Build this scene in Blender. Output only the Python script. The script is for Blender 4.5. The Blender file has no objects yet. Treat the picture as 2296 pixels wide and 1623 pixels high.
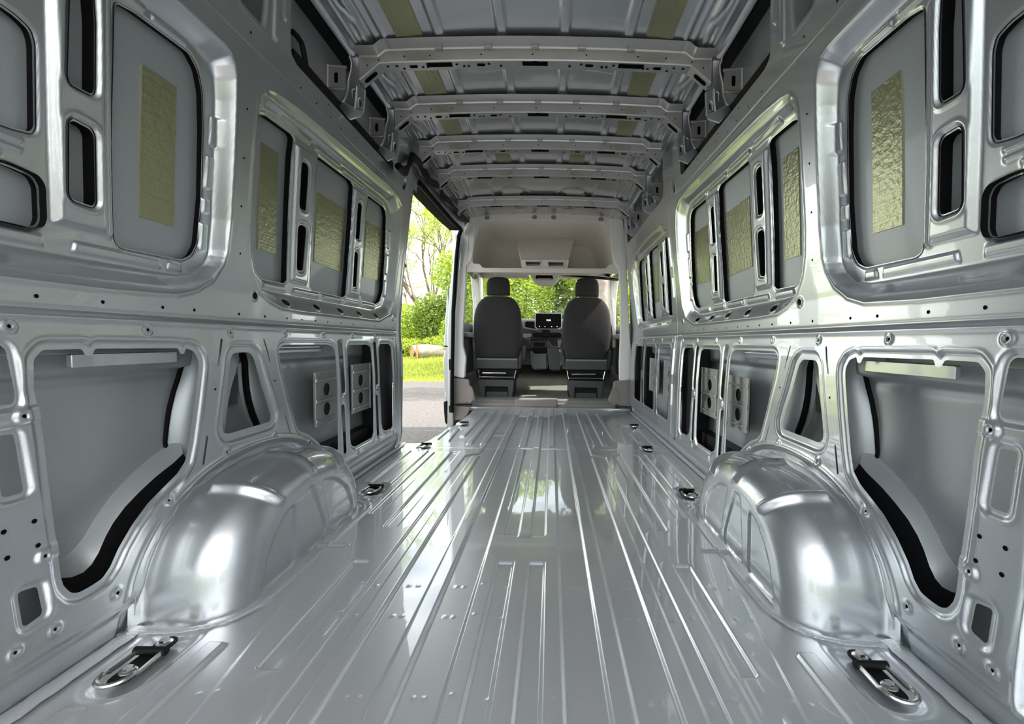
import bpy, math, random
import numpy as np
from mathutils import Matrix, Vector
random.seed(7); rng=np.random.default_rng(7)
R=math.radians
# ---------------------------------------------------------------- camera
sc=bpy.context.scene
def rot(ax,a): return Matrix.Rotation(a,3,ax)
cam_d=bpy.data.cameras.new('camera'); cam=bpy.data.objects.new('camera',cam_d); sc.collection.objects.link(cam)
_m=rot('Z',R(.44))@rot('X',-R(2.56))@rot('Y',R(-.73))@Matrix(((1,0,0),(0,0,-1),(0,1,0)))
cam.matrix_world=Matrix.Translation((.0846,0,.70))@_m.to_4x4()
cam_d.sensor_fit='HORIZONTAL'; cam_d.sensor_width=36; cam_d.lens=36*1000/2296; cam_d.shift_x=-(1227.2-1148)/2296; cam_d.shift_y=(811-811.5)/2296
cam_d.clip_start=.02; cam_d.clip_end=500
sc.camera=cam
# ---------------------------------------------------------------- sky, sun, exposure
W=bpy.data.worlds.new('sky'); sc.world=W; W.use_nodes=True
nt=W.node_tree; N=nt.nodes; Lk=nt.links
for n in list(N): N.remove(n)
out=N.new('ShaderNodeOutputWorld'); bg=N.new('ShaderNodeBackground'); sky=N.new('ShaderNodeTexSky')
sky.sky_type='NISHITA'; sky.sun_disc=False; sky.sun_elevation=R(48); sky.sun_rotation=R(120); sky.dust_density=1.5
tc=N.new('ShaderNodeTexCoord'); mp=N.new('ShaderNodeMapping'); mp.inputs['Scale'].default_value=(1,1,2.2)
no=N.new('ShaderNodeTexNoise'); no.inputs['Scale'].default_value=3.2; no.inputs['Detail'].default_value=9; no.inputs['Roughness'].default_value=.6
cr=N.new('ShaderNodeValToRGB'); cr.color_ramp.elements[0].position=.36; cr.color_ramp.elements[1].position=.62
mx=N.new('ShaderNodeMix'); mx.data_type='RGBA'
sm=N.new('ShaderNodeMix'); sm.data_type='RGBA'; sm.blend_type='MULTIPLY'; sm.inputs[0].default_value=1; sm.inputs[7].default_value=(.27,.25,.225,1)
Lk.new(sky.outputs[0],sm.inputs[6])
Lk.new(tc.outputs['Generated'],mp.inputs[0]); Lk.new(mp.outputs[0],no.inputs['Vector']); Lk.new(no.outputs[0],cr.inputs[0])
Lk.new(cr.outputs[0],mx.inputs[0]); Lk.new(sm.outputs[2],mx.inputs[6]); mx.inputs[7].default_value=(2.3,2.28,2.25,1)
Lk.new(mx.outputs[2],bg.inputs[0]); bg.inputs[1].default_value=1.0; Lk.new(bg.outputs[0],out.inputs[0])
sd=bpy.data.lights.new('sun','SUN'); sd.energy=3.6; sd.angle=R(1.2); sd.color=(1,.96,.88)
sun=bpy.data.objects.new('sun',sd); sc.collection.objects.link(sun)
sun.matrix_world=(Vector((.9,.10,1.1)).to_track_quat('Z','Y')).to_matrix().to_4x4()
vs=sc.view_settings; vs.view_transform='Standard'; vs.look='None'; vs.gamma=1; vs.exposure=1.2
sc.display_settings.display_device='sRGB'; vs.use_curve_mapping=False
sc.cycles.max_bounces=12; sc.cycles.diffuse_bounces=6; sc.cycles.glossy_bounces=8; sc.cycles.transmission_bounces=8; sc.cycles.transparent_max_bounces=12
sc.cycles.sample_clamp_indirect=6; sc.cycles.caustics_reflective=True; sc.cycles.caustics_refractive=False
# ---------------------------------------------------------------- materials
def mat(name,col,metal=0,rough=.5,coat=0,coatr=.03,bump=0,bscale=300,var=0,vscale=3,spec=.5,emit=None,trans=0):
    m=bpy.data.materials.new(name); m.use_nodes=True; n=m.node_tree.nodes; l=m.node_tree.links; b=n['Principled BSDF']
    b.inputs['Base Color'].default_value=(*col,1); b.inputs['Metallic'].default_value=metal; b.inputs['Roughness'].default_value=rough
    b.inputs['Coat Weight'].default_value=coat; b.inputs['Coat Roughness'].default_value=coatr; b.inputs['Specular IOR Level'].default_value=spec
    if emit: b.inputs['Emission Color'].default_value=(*emit[:3],1); b.inputs['Emission Strength'].default_value=emit[3]
    t=n.new('ShaderNodeTexCoord')
    if bump:
        x=n.new('ShaderNodeTexNoise'); x.inputs['Scale'].default_value=bscale; x.inputs['Detail'].default_value=2
        u=n.new('ShaderNodeBump'); u.inputs['Strength'].default_value=bump; u.inputs['Distance'].default_value=.002
        l.new(t.outputs['Object'],x.inputs['Vector']); l.new(x.outputs[0],u.inputs['Height']); l.new(u.outputs[0],b.inputs['Normal'])
    if var:
        x=n.new('ShaderNodeTexNoise'); x.inputs['Scale'].default_value=vscale; x.inputs['Detail'].default_value=6
        r=n.new('ShaderNodeMapRange'); r.inputs[1].default_value=.3; r.inputs[2].default_value=.7; r.inputs[3].default_value=1-var; r.inputs[4].default_value=1+var
        v=n.new('ShaderNodeVectorMath'); v.operation='SCALE'; v.inputs[0].default_value=col
        l.new(t.outputs['Object'],x.inputs['Vector']); l.new(x.outputs[0],r.inputs[0]); l.new(r.outputs[0],v.inputs['Scale']); l.new(v.outputs[0],b.inputs['Base Color'])
    return m
M={}
def paint(name,col,metal=.82,rough=.36,coat=.7):
    m=mat(name,col,metal,rough,coat,.025); n=m.node_tree.nodes; l=m.node_tree.links; b=n['Principled BSDF']
    t=n.new('ShaderNodeTexCoord'); x=n.new('ShaderNodeTexNoise'); x.inputs['Scale'].default_value=900; x.inputs['Detail'].default_value=1
    r=n.new('ShaderNodeMapRange'); r.inputs[1].default_value=.3; r.inputs[2].default_value=.7; r.inputs[3].default_value=.90; r.inputs[4].default_value=1.10
    v=n.new('ShaderNodeVectorMath'); v.operation='SCALE'; v.inputs[0].default_value=col
    l.new(t.outputs['Object'],x.inputs['Vector']); l.new(x.outputs[0],r.inputs[0]); l.new(r.outputs[0],v.inputs['Scale']); l.new(v.outputs[0],b.inputs['Base Color'])
    y=n.new('ShaderNodeTexNoise'); y.inputs['Scale'].default_value=9; y.inputs['Detail'].default_value=5
    u=n.new('ShaderNodeBump'); u.inputs['Strength'].default_value=.05; u.inputs['Distance'].default_value=.004
    l.new(t.outputs['Object'],y.inputs['Vector']); l.new(y.outputs[0],u.inputs['Height']); l.new(u.outputs[0],b.inputs['Coat Normal'])
    return m
M['paint']=paint('silver_paint',(.55,.575,.59),.86,.35,1.0)
M['floorpaint']=paint('floor_paint',(.72,.74,.76),.72,.36,1.0)
M['skin']=paint('inner_skin_paint',(.40,.43,.44),.55,.48,.15)
M['bow']=paint('bow_paint',(.47,.47,.455),.75,.42,.2)
M['floorpaint'].node_tree.nodes['Principled BSDF'].inputs['Coat IOR'].default_value=1.8
M['sealer']=mat('painted_sealer',(.62,.65,.68),.6,.42,.6,.1,bump=.9,bscale=160)
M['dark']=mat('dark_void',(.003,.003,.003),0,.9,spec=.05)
M['dark_mat']=mat('damping_mat_grey',(.06,.062,.06),0,.85,bump=.4,bscale=200)
M['black']=mat('black_plastic_and_shade',(.006,.006,.0065),0,.5,spec=.2)  # plastic parts, also the black boxes and sheets that stand for shade
M['steel']=mat('zinc_steel',(.75,.74,.70),1,.22)
M['damp']=None
M['trim']=mat('light_grey_trim',(.76,.72,.65),0,.62,bump=.15,bscale=500)
M['trimw']=mat('pale_pillar_trim',(.86,.84,.79),0,.55,bump=.1,bscale=500)
M['trimd']=mat('taupe_trim',(.24,.215,.20),0,.6,bump=.15,bscale=400)
M['mat']=mat('floor_covering',(.20,.20,.17),0,.75,bump=.3,bscale=300,var=.1,vscale=8)
M['fabric1']=mat('charcoal_seat_fabric',(.036,.033,.034),0,.92,bump=.5,bscale=900,var=.12,vscale=60)
M['plastic']=mat('charcoal_plastic',(.055,.057,.058),0,.5,bump=.1,bscale=600)
M['plasticl']=mat('grey_plastic',(.21,.215,.215),0,.5)
M['dash']=mat('dashboard_plastic',(.06,.062,.056),0,.55,bump=.1,bscale=500)
M['dashl']=mat('dashboard_pale_plastic',(.36,.36,.33),0,.5)
M['white']=mat('white_plastic',(.8,.8,.78),0,.35)
M['chrome']=mat('mirror_glass',(.8,.8,.8),1,.05)
M['screen']=mat('screen_glass',(.003,.003,.0035),0,.35,spec=.12)
M['glow']=mat('screen_digits',(.9,.9,.9),0,.5,emit=(1,1,1,1.2))
M['seal']=mat('rubber_seal_and_gap_shade',(.004,.004,.004),0,.7,spec=.1)  # door seals, also the black strips painted in as gap shade
def glassmat():
    m=bpy.data.materials.new('window_glass'); m.use_nodes=True; n=m.node_tree.nodes; l=m.node_tree.links
    for q in list(n): n.remove(q)
    o=n.new('ShaderNodeOutputMaterial'); a=n.new('ShaderNodeBsdfTransparent'); a.inputs[0].default_value=(.93,.97,.94,1); g=n.new('ShaderNodeBsdfGlossy'); g.inputs['Roughness'].default_value=.02
    s=n.new('ShaderNodeMixShader'); s.inputs[0].default_value=.05
    l.new(a.outputs[0],s.inputs[1]); l.new(g.outputs[0],s.inputs[2]); l.new(s.outputs[0],o.inputs[0]); return m
M['glass']=glassmat()
def dampmat(name,col):
    m=bpy.data.materials.new(name); m.use_nodes=True; n=m.node_tree.nodes; l=m.node_tree.links; b=n['Principled BSDF']
    b.inputs['Base Color'].default_value=(*col,1); b.inputs['Roughness'].default_value=.27; b.inputs['Metallic'].default_value=.6
    t=n.new('ShaderNodeTexCoord'); w=n.new('ShaderNodeTexBrick'); w.inputs['Scale'].default_value=55; w.inputs['Mortar Size'].default_value=.03
    w.inputs['Color1'].default_value=(.9,.9,.9,1); w.inputs['Color2'].default_value=(.5,.5,.5,1); w.inputs['Mortar'].default_value=(0,0,0,1)
    x=n.new('ShaderNodeTexNoise'); x.inputs['Scale'].default_value=70; x.inputs['Detail'].default_value=3; l.new(t.outputs['Object'],x.inputs['Vector'])
    mp=n.new('ShaderNodeMapping'); mp.inputs['Rotation'].default_value=(R(90),0,R(90)); l.new(t.outputs['Object'],mp.inputs[0]); l.new(mp.outputs[0],w.inputs['Vector'])
    ad=n.new('ShaderNodeMath'); ad.operation='ADD'; l.new(w.outputs['Fac'],ad.inputs[0]); l.new(x.outputs[0],ad.inputs[1])
    u=n.new('ShaderNodeBump'); u.inputs['Strength'].default_value=.9; u.inputs['Distance'].default_value=.002; u.invert=True
    l.new(ad.outputs[0],u.inputs['Height']); l.new(u.outputs[0],b.inputs['Normal']); return m
M['damp']=dampmat('damping_foil',(.33,.34,.20))
def leafmat(name,c1,c2):
    m=bpy.data.materials.new(name); m.use_nodes=True; n=m.node_tree.nodes; l=m.node_tree.links
    b=n['Principled BSDF']; b.inputs['Roughness'].default_value=.6; o=n['Material Output']
    g=n.new('ShaderNodeNewGeometry'); r=n.new('ShaderNodeValToRGB'); r.color_ramp.elements[0].color=(*c1,1); r.color_ramp.elements[1].color=(*c2,1)
    l.new(g.outputs['Random Per Island'],r.inputs[0]); l.new(r.outputs[0],b.inputs['Base Color'])
    t=n.new('ShaderNodeBsdfTranslucent'); l.new(r.outputs[0],t.inputs[0]); s=n.new('ShaderNodeMixShader'); s.inputs[0].default_value=.45
    l.new(b.outputs[0],s.inputs[1]); l.new(t.outputs[0],s.inputs[2]); l.new(s.outputs[0],o.inputs[0]); return m
M['leaf']=leafmat('fresh_leaves',(.28,.40,.04),(.62,.72,.12))
M['leaf2']=leafmat('mid_leaves',(.12,.20,.03),(.42,.52,.12))
M['leaf3']=leafmat('dark_leaves',(.07,.11,.04),(.22,.28,.12))
M['grass']=leafmat('grass_blades',(.34,.44,.05),(.70,.72,.18))
M['bark']=mat('bark',(.16,.125,.09),0,.9,bump=1,bscale=12,var=.4,vscale=6)
M['barkl']=mat('pale_bark',(.36,.30,.25),0,.9,bump=1,bscale=10,var=.35,vscale=5)
M['wood']=mat('cut_wood',(.55,.30,.12),0,.8,var=.25,vscale=8)
M['turf']=mat('turf',(.36,.42,.09),0,.95,bump=1,bscale=6,var=.35,vscale=1.5)
M['road']=mat('asphalt',(.135,.122,.114),0,.9,bump=.8,bscale=60,var=.28,vscale=18)
# ---------------------------------------------------------------- helpers
C=sc.collection
def link(name,me,mats,parent=None,smooth=True,kind=None):
    o=bpy.data.objects.new(name,me); C.objects.link(o)
    for m in (mats if isinstance(mats,(list,tuple)) else [mats]): me.materials.append(M[m] if isinstance(m,str) else m)
    if smooth: me.polygons.foreach_set('use_smooth',np.ones(len(me.polygons),bool))
    if parent: o.parent=parent
    if kind: o['kind']=kind
    return o
def tag(o,label,cat,group=None,kind=None):
    if label: o['label']=label
    if cat: o['category']=cat
    if group: o['group']=group
    if kind: o['kind']=kind
    return o
def empty(name,loc,label=None,cat=None,group=None):
    o=bpy.data.objects.new(name,None); C.objects.link(o); o.location=loc; o.empty_display_size=.05
    return tag(o,label,cat,group)
def mesh(vs,fs,mi=None):
    me=bpy.data.meshes.new('m'); me.from_pydata([tuple(map(float,v)) for v in vs],[],fs)
    if mi is not None: me.polygons.foreach_set('material_index',np.array(mi,dtype=np.int32))
    me.update(); return me
class MB:
    def __init__(s): s.v=[];s.f=[];s.m=[]
    def add(s,vs,fs,mi=0):
        k=len(s.v); s.v+=[tuple(map(float,v)) for v in vs]; s.f+=[tuple(i+k for i in f) for f in fs]; s.m+=[mi]*len(fs); return s
    def box(s,lo,hi,mi=0):
        x0,y0,z0=lo;x1,y1,z1=hi
        return s.add([(x0,y0,z0),(x1,y0,z0),(x1,y1,z0),(x0,y1,z0),(x0,y0,z1),(x1,y0,z1),(x1,y1,z1),(x0,y1,z1)],[(0,3,2,1),(4,5,6,7),(0,1,5,4),(1,2,6,5),(2,3,7,6),(3,0,4,7)],mi)
    def tube(s,pts,r,n=8,mi=0,cap=True):
        pts=[Vector(p) for p in pts]; rs=r if isinstance(r,(list,tuple)) else [r]*len(pts); rings=[]; up=None
        for i,p in enumerate(pts):
            t=(pts[min(i+1,len(pts)-1)]-pts[max(i-1,0)]).normalized()
            if up is None: up=Vector((0,0,1)) if abs(t.z)<.9 else Vector((1,0,0))
            a=t.cross(up).normalized(); b=a.cross(t).normalized(); up=b
            rings.append([p+(a*math.cos(k*2*math.pi/n)+b*math.sin(k*2*math.pi/n))*rs[i] for k in range(n)])
        vs=[v for q in rings for v in q]; fs=[(i*n+k,i*n+(k+1)%n,(i+1)*n+(k+1)%n,(i+1)*n+k) for i in range(len(pts)-1) for k in range(n)]
        if cap: fs+=[tuple(range(n))[::-1],tuple(range((len(pts)-1)*n,len(pts)*n))]
        return s.add(vs,fs,mi)
    def loft(s,secs,mi=0,n=32,cap=True,ax='z'):
        # secs: (pos, cx, cy, hw, hd, exponent)
        vs=[];fs=[]
        for (z,cx,cy,hw,hd,e) in secs:
            for k in range(n):
                a=2*math.pi*k/n; c_,s_=math.cos(a),math.sin(a)
                x=cx+hw*math.copysign(abs(c_)**(2/e),c_); y=cy+hd*math.copysign(abs(s_)**(2/e),s_)
                vs.append((x,y,z) if ax=='z' else ((x,z,y) if ax=='y' else (z,x,y)))
        for i in range(len(secs)-1):
            for k in range(n): fs.append((i*n+k,i*n+(k+1)%n,(i+1)*n+(k+1)%n,(i+1)*n+k))
        if cap: fs+=[tuple(range(n))[::-1],tuple(range((len(secs)-1)*n,len(secs)*n))]
        return s.add(vs,fs,mi)
    def build(s,name,mats,parent=None,smooth=True,bevel=0,kind=None,seg=2):
        o=link(name,mesh(s.v,s.f,s.m),mats,parent,smooth,kind)
        if bevel:
            b=o.modifiers.new('b','BEVEL'); b.width=bevel; b.segments=seg; b.limit_method='ANGLE'; b.angle_limit=R(35)
            w=o.modifiers.new('w','WEIGHTED_NORMAL'); w.keep_sharp=False
        elif smooth:
            try: o.data.set_sharp_from_angle(angle=R(40))
            except Exception: pass
        return o
def plate_mesh(polys,depth,bev=0,fmap=lambda x,y,z:(x,y,z),res=1):
    cu=bpy.data.curves.new('c','CURVE'); cu.dimensions='2D'; cu.fill_mode='BOTH'; cu.extrude=max(depth/2-bev,0); cu.bevel_depth=bev; cu.bevel_resolution=res
    for p in polys:
        sp=cu.splines.new('POLY'); sp.points.add(len(p)-1); sp.use_cyclic_u=True
        for i,(x,y) in enumerate(p): sp.points[i].co=(x,y,0,1)
    if bev: cu.offset=-bev
    o=bpy.data.objects.new('t',cu); C.objects.link(o); dg=bpy.context.evaluated_depsgraph_get()
    me=bpy.data.meshes.new_from_object(o.evaluated_get(dg)); bpy.data.objects.remove(o); bpy.data.curves.remove(cu)
    for v in me.vertices: v.co=fmap(*v.co)
    me.materials.clear(); me.update(); return me
def plate(name,polys,depth,m,bev=0,fmap=lambda x,y,z:(x,y,z),parent=None,smooth=False,kind=None):
    me=plate_mesh(polys,depth,bev,fmap); o=link(name,me,m,parent,smooth,kind)
    if smooth:
        try: me.set_sharp_from_angle(angle=R(40))
        except Exception: pass
    return o
def xz(Y): return lambda x,y,z:(x,Y+z,y)     # outline in X/Z standing at depth Y
def rrect(x0,y0,x1,y1,r,n=5):
    r=min(r,abs(x1-x0)/2-1e-5,abs(y1-y0)/2-1e-5); P=[]
    for cx,cy,a0 in ((x1-r,y1-r,0),(x0+r,y1-r,90),(x0+r,y0+r,180),(x1-r,y0+r,270)):
        for k in range(n+1): a=R(a0+90*k/n); P.append((cx+r*math.cos(a),cy+r*math.sin(a)))
    return P
def smoothpoly(P,r=.012,n=4):
    out=[];m=len(P)
    for i in range(m):
        a,b,c=Vector(P[i-1]),Vector(P[i]),Vector(P[(i+1)%m]); u=a-b; v=c-b; q=min(r,u.length*.45,v.length*.45)
        s=b+u.normalized()*q; e=b+v.normalized()*q
        for k in range(n+1):
            t=k/n; out.append(tuple((s*(1-t)**2+b*2*t*(1-t)+e*t*t)))
    return out
# ---- pressed-metal sheet: a regular grid with embossing (H) and cut-outs (Cc), edges clipped exactly
def sstep(t): t=np.clip(t,0,1); return t*t*(3-2*t)
class Sheet:
    def __init__(s,us,vs): s.u=np.array(us);s.v=np.array(vs);s.H=np.zeros((len(us),len(vs)));s.Cc=np.full(s.H.shape,9.);s.rec=[]
    def sl(s,P,m):
        P=np.array(P); i0=np.searchsorted(s.u,P[:,0].min()-m);i1=np.searchsorted(s.u,P[:,0].max()+m)+1;j0=np.searchsorted(s.v,P[:,1].min()-m);j1=np.searchsorted(s.v,P[:,1].max()+m)+1
        return slice(max(i0-1,0),i1),slice(max(j0-1,0),j1)
    def sdf(s,P,m=.05):
        a,b=s.sl(P,m); U,V=np.meshgrid(s.u[a],s.v[b],indexing='ij'); P=np.array(P,float); D=np.full(U.shape,1e9); ins=np.zeros(U.shape,bool); n=len(P)
        for i in range(n):
            x0,y0=P[i]; x1,y1=P[(i+1)%n]; dx,dy=x1-x0,y1-y0; L=dx*dx+dy*dy+1e-18
            t=np.clip(((U-x0)*dx+(V-y0)*dy)/L,0,1); D=np.minimum(D,(U-x0-t*dx)**2+(V-y0-t*dy)**2)
            if y0!=y1:
                c=((y0>V)!=(y1>V))&(U<(x1-x0)*(V-y0)/(y1-y0)+x0); ins^=c
        D=np.sqrt(D); return (a,b),np.where(ins,-D,D)
    def line(s,P,m=.05):
        a,b=s.sl(P,m); U,V=np.meshgrid(s.u[a],s.v[b],indexing='ij'); P=np.array(P,float); D=np.full(U.shape,1e9)
        for i in range(len(P)-1):
            x0,y0=P[i]; x1,y1=P[i+1]; dx,dy=x1-x0,y1-y0; L=dx*dx+dy*dy+1e-18
            t=np.clip(((U-x0)*dx+(V-y0)*dy)/L,0,1); D=np.minimum(D,(U-x0-t*dx)**2+(V-y0-t*dy)**2)
        return (a,b),np.sqrt(D)
    def press(s,P,h,ramp=.01,grow=0,sm=0):        # raise / recess an area
        if sm: P=smoothpoly(P,sm)
        k,d=s.sdf(P,ramp+abs(grow)+.02); s.H[k]+=h*(1-sstep((d-grow)/ramp+.5))
    def hole(s,P,lip=.012,h=.004,ramp=.008,sm=.012,ridge=0):
        if sm: P=smoothpoly(P,sm)
        s.rec.append([tuple(map(float,p)) for p in P])
        k,d=s.sdf(P,lip+ramp+.03); s.Cc[k]=np.minimum(s.Cc[k],d)
        if h: s.H[k]+=h*(1-sstep((d-lip)/ramp))
        if ridge: s.H[k]-=ridge*np.exp(-((d-lip-ramp-.003)/.004)**2)
    def bead(s,P,w,h,close=False):
        if close: P=list(P)+[P[0]]
        k,d=s.line(P,w*2); s.H[k]+=h*np.exp(-(d/w)**2*1.2)
    def flatbead(s,P,w,h,ramp=.006):
        k,d=s.line(P,w*2+ramp*2); s.H[k]+=h*(1-sstep((d-w)/ramp+.5))
    def boss(s,c,r=.011,h=-.0035):                # dimple ring round a fastener hole
        P=[(c[0]-r,c[1]-r),(c[0]+r,c[1]+r)]; a,b=s.sl(P,.01); U,V=np.meshgrid(s.u[a],s.v[b],indexing='ij'); d=np.hypot(U-c[0],V-c[1]); s.H[a,b]+=h*np.exp(-((d-r*.75)/(r*.33))**2)
    def mesh(s,fmap,dots=()):
        nu,nv=len(s.u),len(s.v); U,V=np.meshgrid(s.u,s.v,indexing='ij'); X=np.stack(fmap(U,V,s.H),-1).reshape(-1,3); c=s.Cc.ravel()
        I=(np.arange(nu-1)[:,None]*nv+np.arange(nv-1)[None,:]).ravel(); Q=np.stack([I,I+nv,I+nv+1,I+1],1); k=(c[Q]>0).sum(1)
        full=Q[k==4]; extraV=[]; tri=[]; cache={}; base=len(X)
        def cut(a,b):
            key=(a,b) if a<b else (b,a)
            if key not in cache:
                t=c[a]/(c[a]-c[b]); cache[key]=base+len(extraV); extraV.append(X[a]+(X[b]-X[a])*t)
            return cache[key]
        for q in Q[(k>0)&(k<4)]:
            for t in ((q[0],q[1],q[2]),(q[0],q[2],q[3])):
                p=[]
                for i in range(3):
                    a,b=t[i],t[(i+1)%3]
                    if c[a]>0: p.append(int(a))
                    if (c[a]>0)!=(c[b]>0): p.append(cut(int(a),int(b)))
                if len(p)==3: tri.append(p)
                elif len(p)==4: tri.append(p[:3]); tri.append([p[0],p[2],p[3]])
        if extraV: X=np.concatenate([X,np.array(extraV)])
        tri=np.array(tri,dtype=np.int64).reshape(-1,3)
        used=np.unique(np.concatenate([full.ravel(),tri.ravel()])); remap=np.full(len(X),-1); remap[used]=np.arange(len(used)); X=X[used]; full=remap[full]; tri=remap[tri]
        nf=len(full)+len(tri)
        dv=[];df=[]
        for (u,v,r) in dots:                       # fastener / drain holes
            hh=s.H[min(np.searchsorted(s.u,u),nu-1),min(np.searchsorted(s.v,v),nv-1)]
            a=np.arange(10)*2*math.pi/10; P=np.stack(fmap(u+r*np.cos(a),v+r*np.sin(a),np.full(10,hh)-.0006),-1)
            k0=len(X)+len(dv); dv+=list(P); df.append([k0+i for i in range(10)])
        if dv: X=np.concatenate([X,np.array(dv)])
        loops=np.concatenate([full.ravel(),tri.ravel()]+([np.array(df).ravel()] if df else [])).astype(np.int32)
        tot=np.concatenate([np.full(len(full),4),np.full(len(tri),3),np.full(len(df),10)]).astype(np.int32)
        me=bpy.data.meshes.new('sheet'); me.vertices.add(len(X)); me.vertices.foreach_set('co',X.astype(np.float32).ravel())
        me.loops.add(len(loops)); me.loops.foreach_set('vertex_index',loops); me.polygons.add(len(tot)); me.polygons.foreach_set('loop_start',(np.cumsum(tot)-tot).astype(np.int32)); me.polygons.foreach_set('loop_total',tot)
        mi=np.zeros(len(tot),np.int32); mi[nf:]=1; me.polygons.foreach_set('material_index',mi); me.update(calc_edges=True); me.validate(); return me
def grid(a,b,s0,s1=None):
    s1=s1 or s0; out=[a]
    while out[-1]<b: out.append(out[-1]+s0+(s1-s0)*(out[-1]-a)/(b-a))
    return out
PZ=[-.3,0,.03,.10,.30,.50,.66,.72,.84,1.1,1.4,1.65,1.80,1.93]
PX=[.905,.905,.897,.885,.884,.886,.894,.900,.900,.873,.837,.806,.795,.79]
def prof(z): return np.interp(z,PZ,PX)
# ================================================================= VAN BODY
AY=1.45
def sell(a,b,n,k=60,yc=AY):
    P=[]
    for i in range(k+1):
        t=math.pi*i/k; c,s=math.cos(t),math.sin(t); P.append((yc-a*math.copysign(abs(c)**(2/n),c),b*abs(s)**(2/n)))
    return P
def dish(S,outer,inner,depth):
    k,do=S.sdf(outer,.02); kk,di=S.sdf(inner,.5)
    D=np.full(S.H.shape,1.);D[k]=do; E=np.full(S.H.shape,1.);E[kk]=di
    t=np.clip(-D,0,9)/(np.clip(-D,0,9)+np.clip(E,0,9)+1e-9)
    S.H+=depth*sstep(t)
DOTS_BELT=[(y,.775) for y in (.55,.70,.8488,.9753,1.1265,1.2268,1.4033,1.5307,1.6581,1.7593,1.8615,1.9619,2.0888,2.2171,2.3922,2.4927,2.6432,2.7735)]
DOTS_MISC=[(1.3666,1.388),(1.374,1.246),(1.3834,1.104),(1.3954,.9626),(1.6148,1.588),(1.7196,1.589),(1.8277,1.591),(1.917,1.589),(2.0532,1.610),(2.1822,1.590),(2.3621,1.589),(1.80,1.625),(2.02,1.628),(2.30,1.63),(2.55,1.62),(1.2761,.551),(1.5535,.5515),(1.35,1.60),(1.20,1.59)]
DOTS_LOW=[(.814,.352),(.818,.304),(.767,.3516),(.770,.303)]
SCREWS=[(.55,.716),(.799,.716),(1.0764,.717),(1.3555,.716),(1.6345,.7176),(1.9133,.717),(2.1955,.718),(2.4785,.7173),(2.7517,.719),(1.3107,.3576),(1.5392,.3586),(1.7589,.2875),(2.0625,.422),(2.4641,.4227),(2.7256,.4227),(2.2134,.128),(2.4845,.1306),(2.7135,.131),(1.1059,.2866),(.9676,.1257),(.8054,.5514),(.8268,.2796),(.8418,.1254),(.7765,.125)]
UW1O=[(.25,1.505),(1.2,1.508),(1.253,1.508),(1.285,1.50),(1.304,1.478),(1.314,1.445),(1.323,1.36),(1.334,1.23),(1.344,1.05),(1.341,.96),(1.329,.921),(1.296,.87),(1.241,.832),(1.174,.812),(1.0,.804),(.25,.803)]
UW1I=[(.30,1.465),(1.17,1.472),(1.218,1.472),(1.262,1.457),(1.287,1.43),(1.299,1.38),(1.31,1.275),(1.329,1.054),(1.328,.944),(1.312,.912),(1.265,.879),(1.213,.872),(1.0,.873),(.30,.875)]
UW2O=[(1.41,1.425),(1.417,1.457),(1.445,1.491),(1.49,1.504),(1.63,1.518),(1.886,1.528),(2.47,1.546),(2.64,1.536),(2.719,1.51),(2.765,1.42),(2.79,1.234),(2.783,1.073),(2.771,.9325),(2.71,.854),(2.55,.81),(1.75,.8075),(1.62,.812),(1.555,.831),(1.50,.861),(1.454,.923),(1.434,.986),(1.424,1.065),(1.413,1.30)]
UW2I=[(1.46,1.425),(1.48,1.437),(1.523,1.442),(1.70,1.463),(2.04,1.468),(2.5,1.482),(2.57,1.475),(2.62,1.43),(2.65,1.287),(2.678,.955),(2.638,.90),(2.495,.869),(1.545,.873),(1.52,.898),(1.50,.94),(1.475,1.08),(1.45,1.345)]
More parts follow.
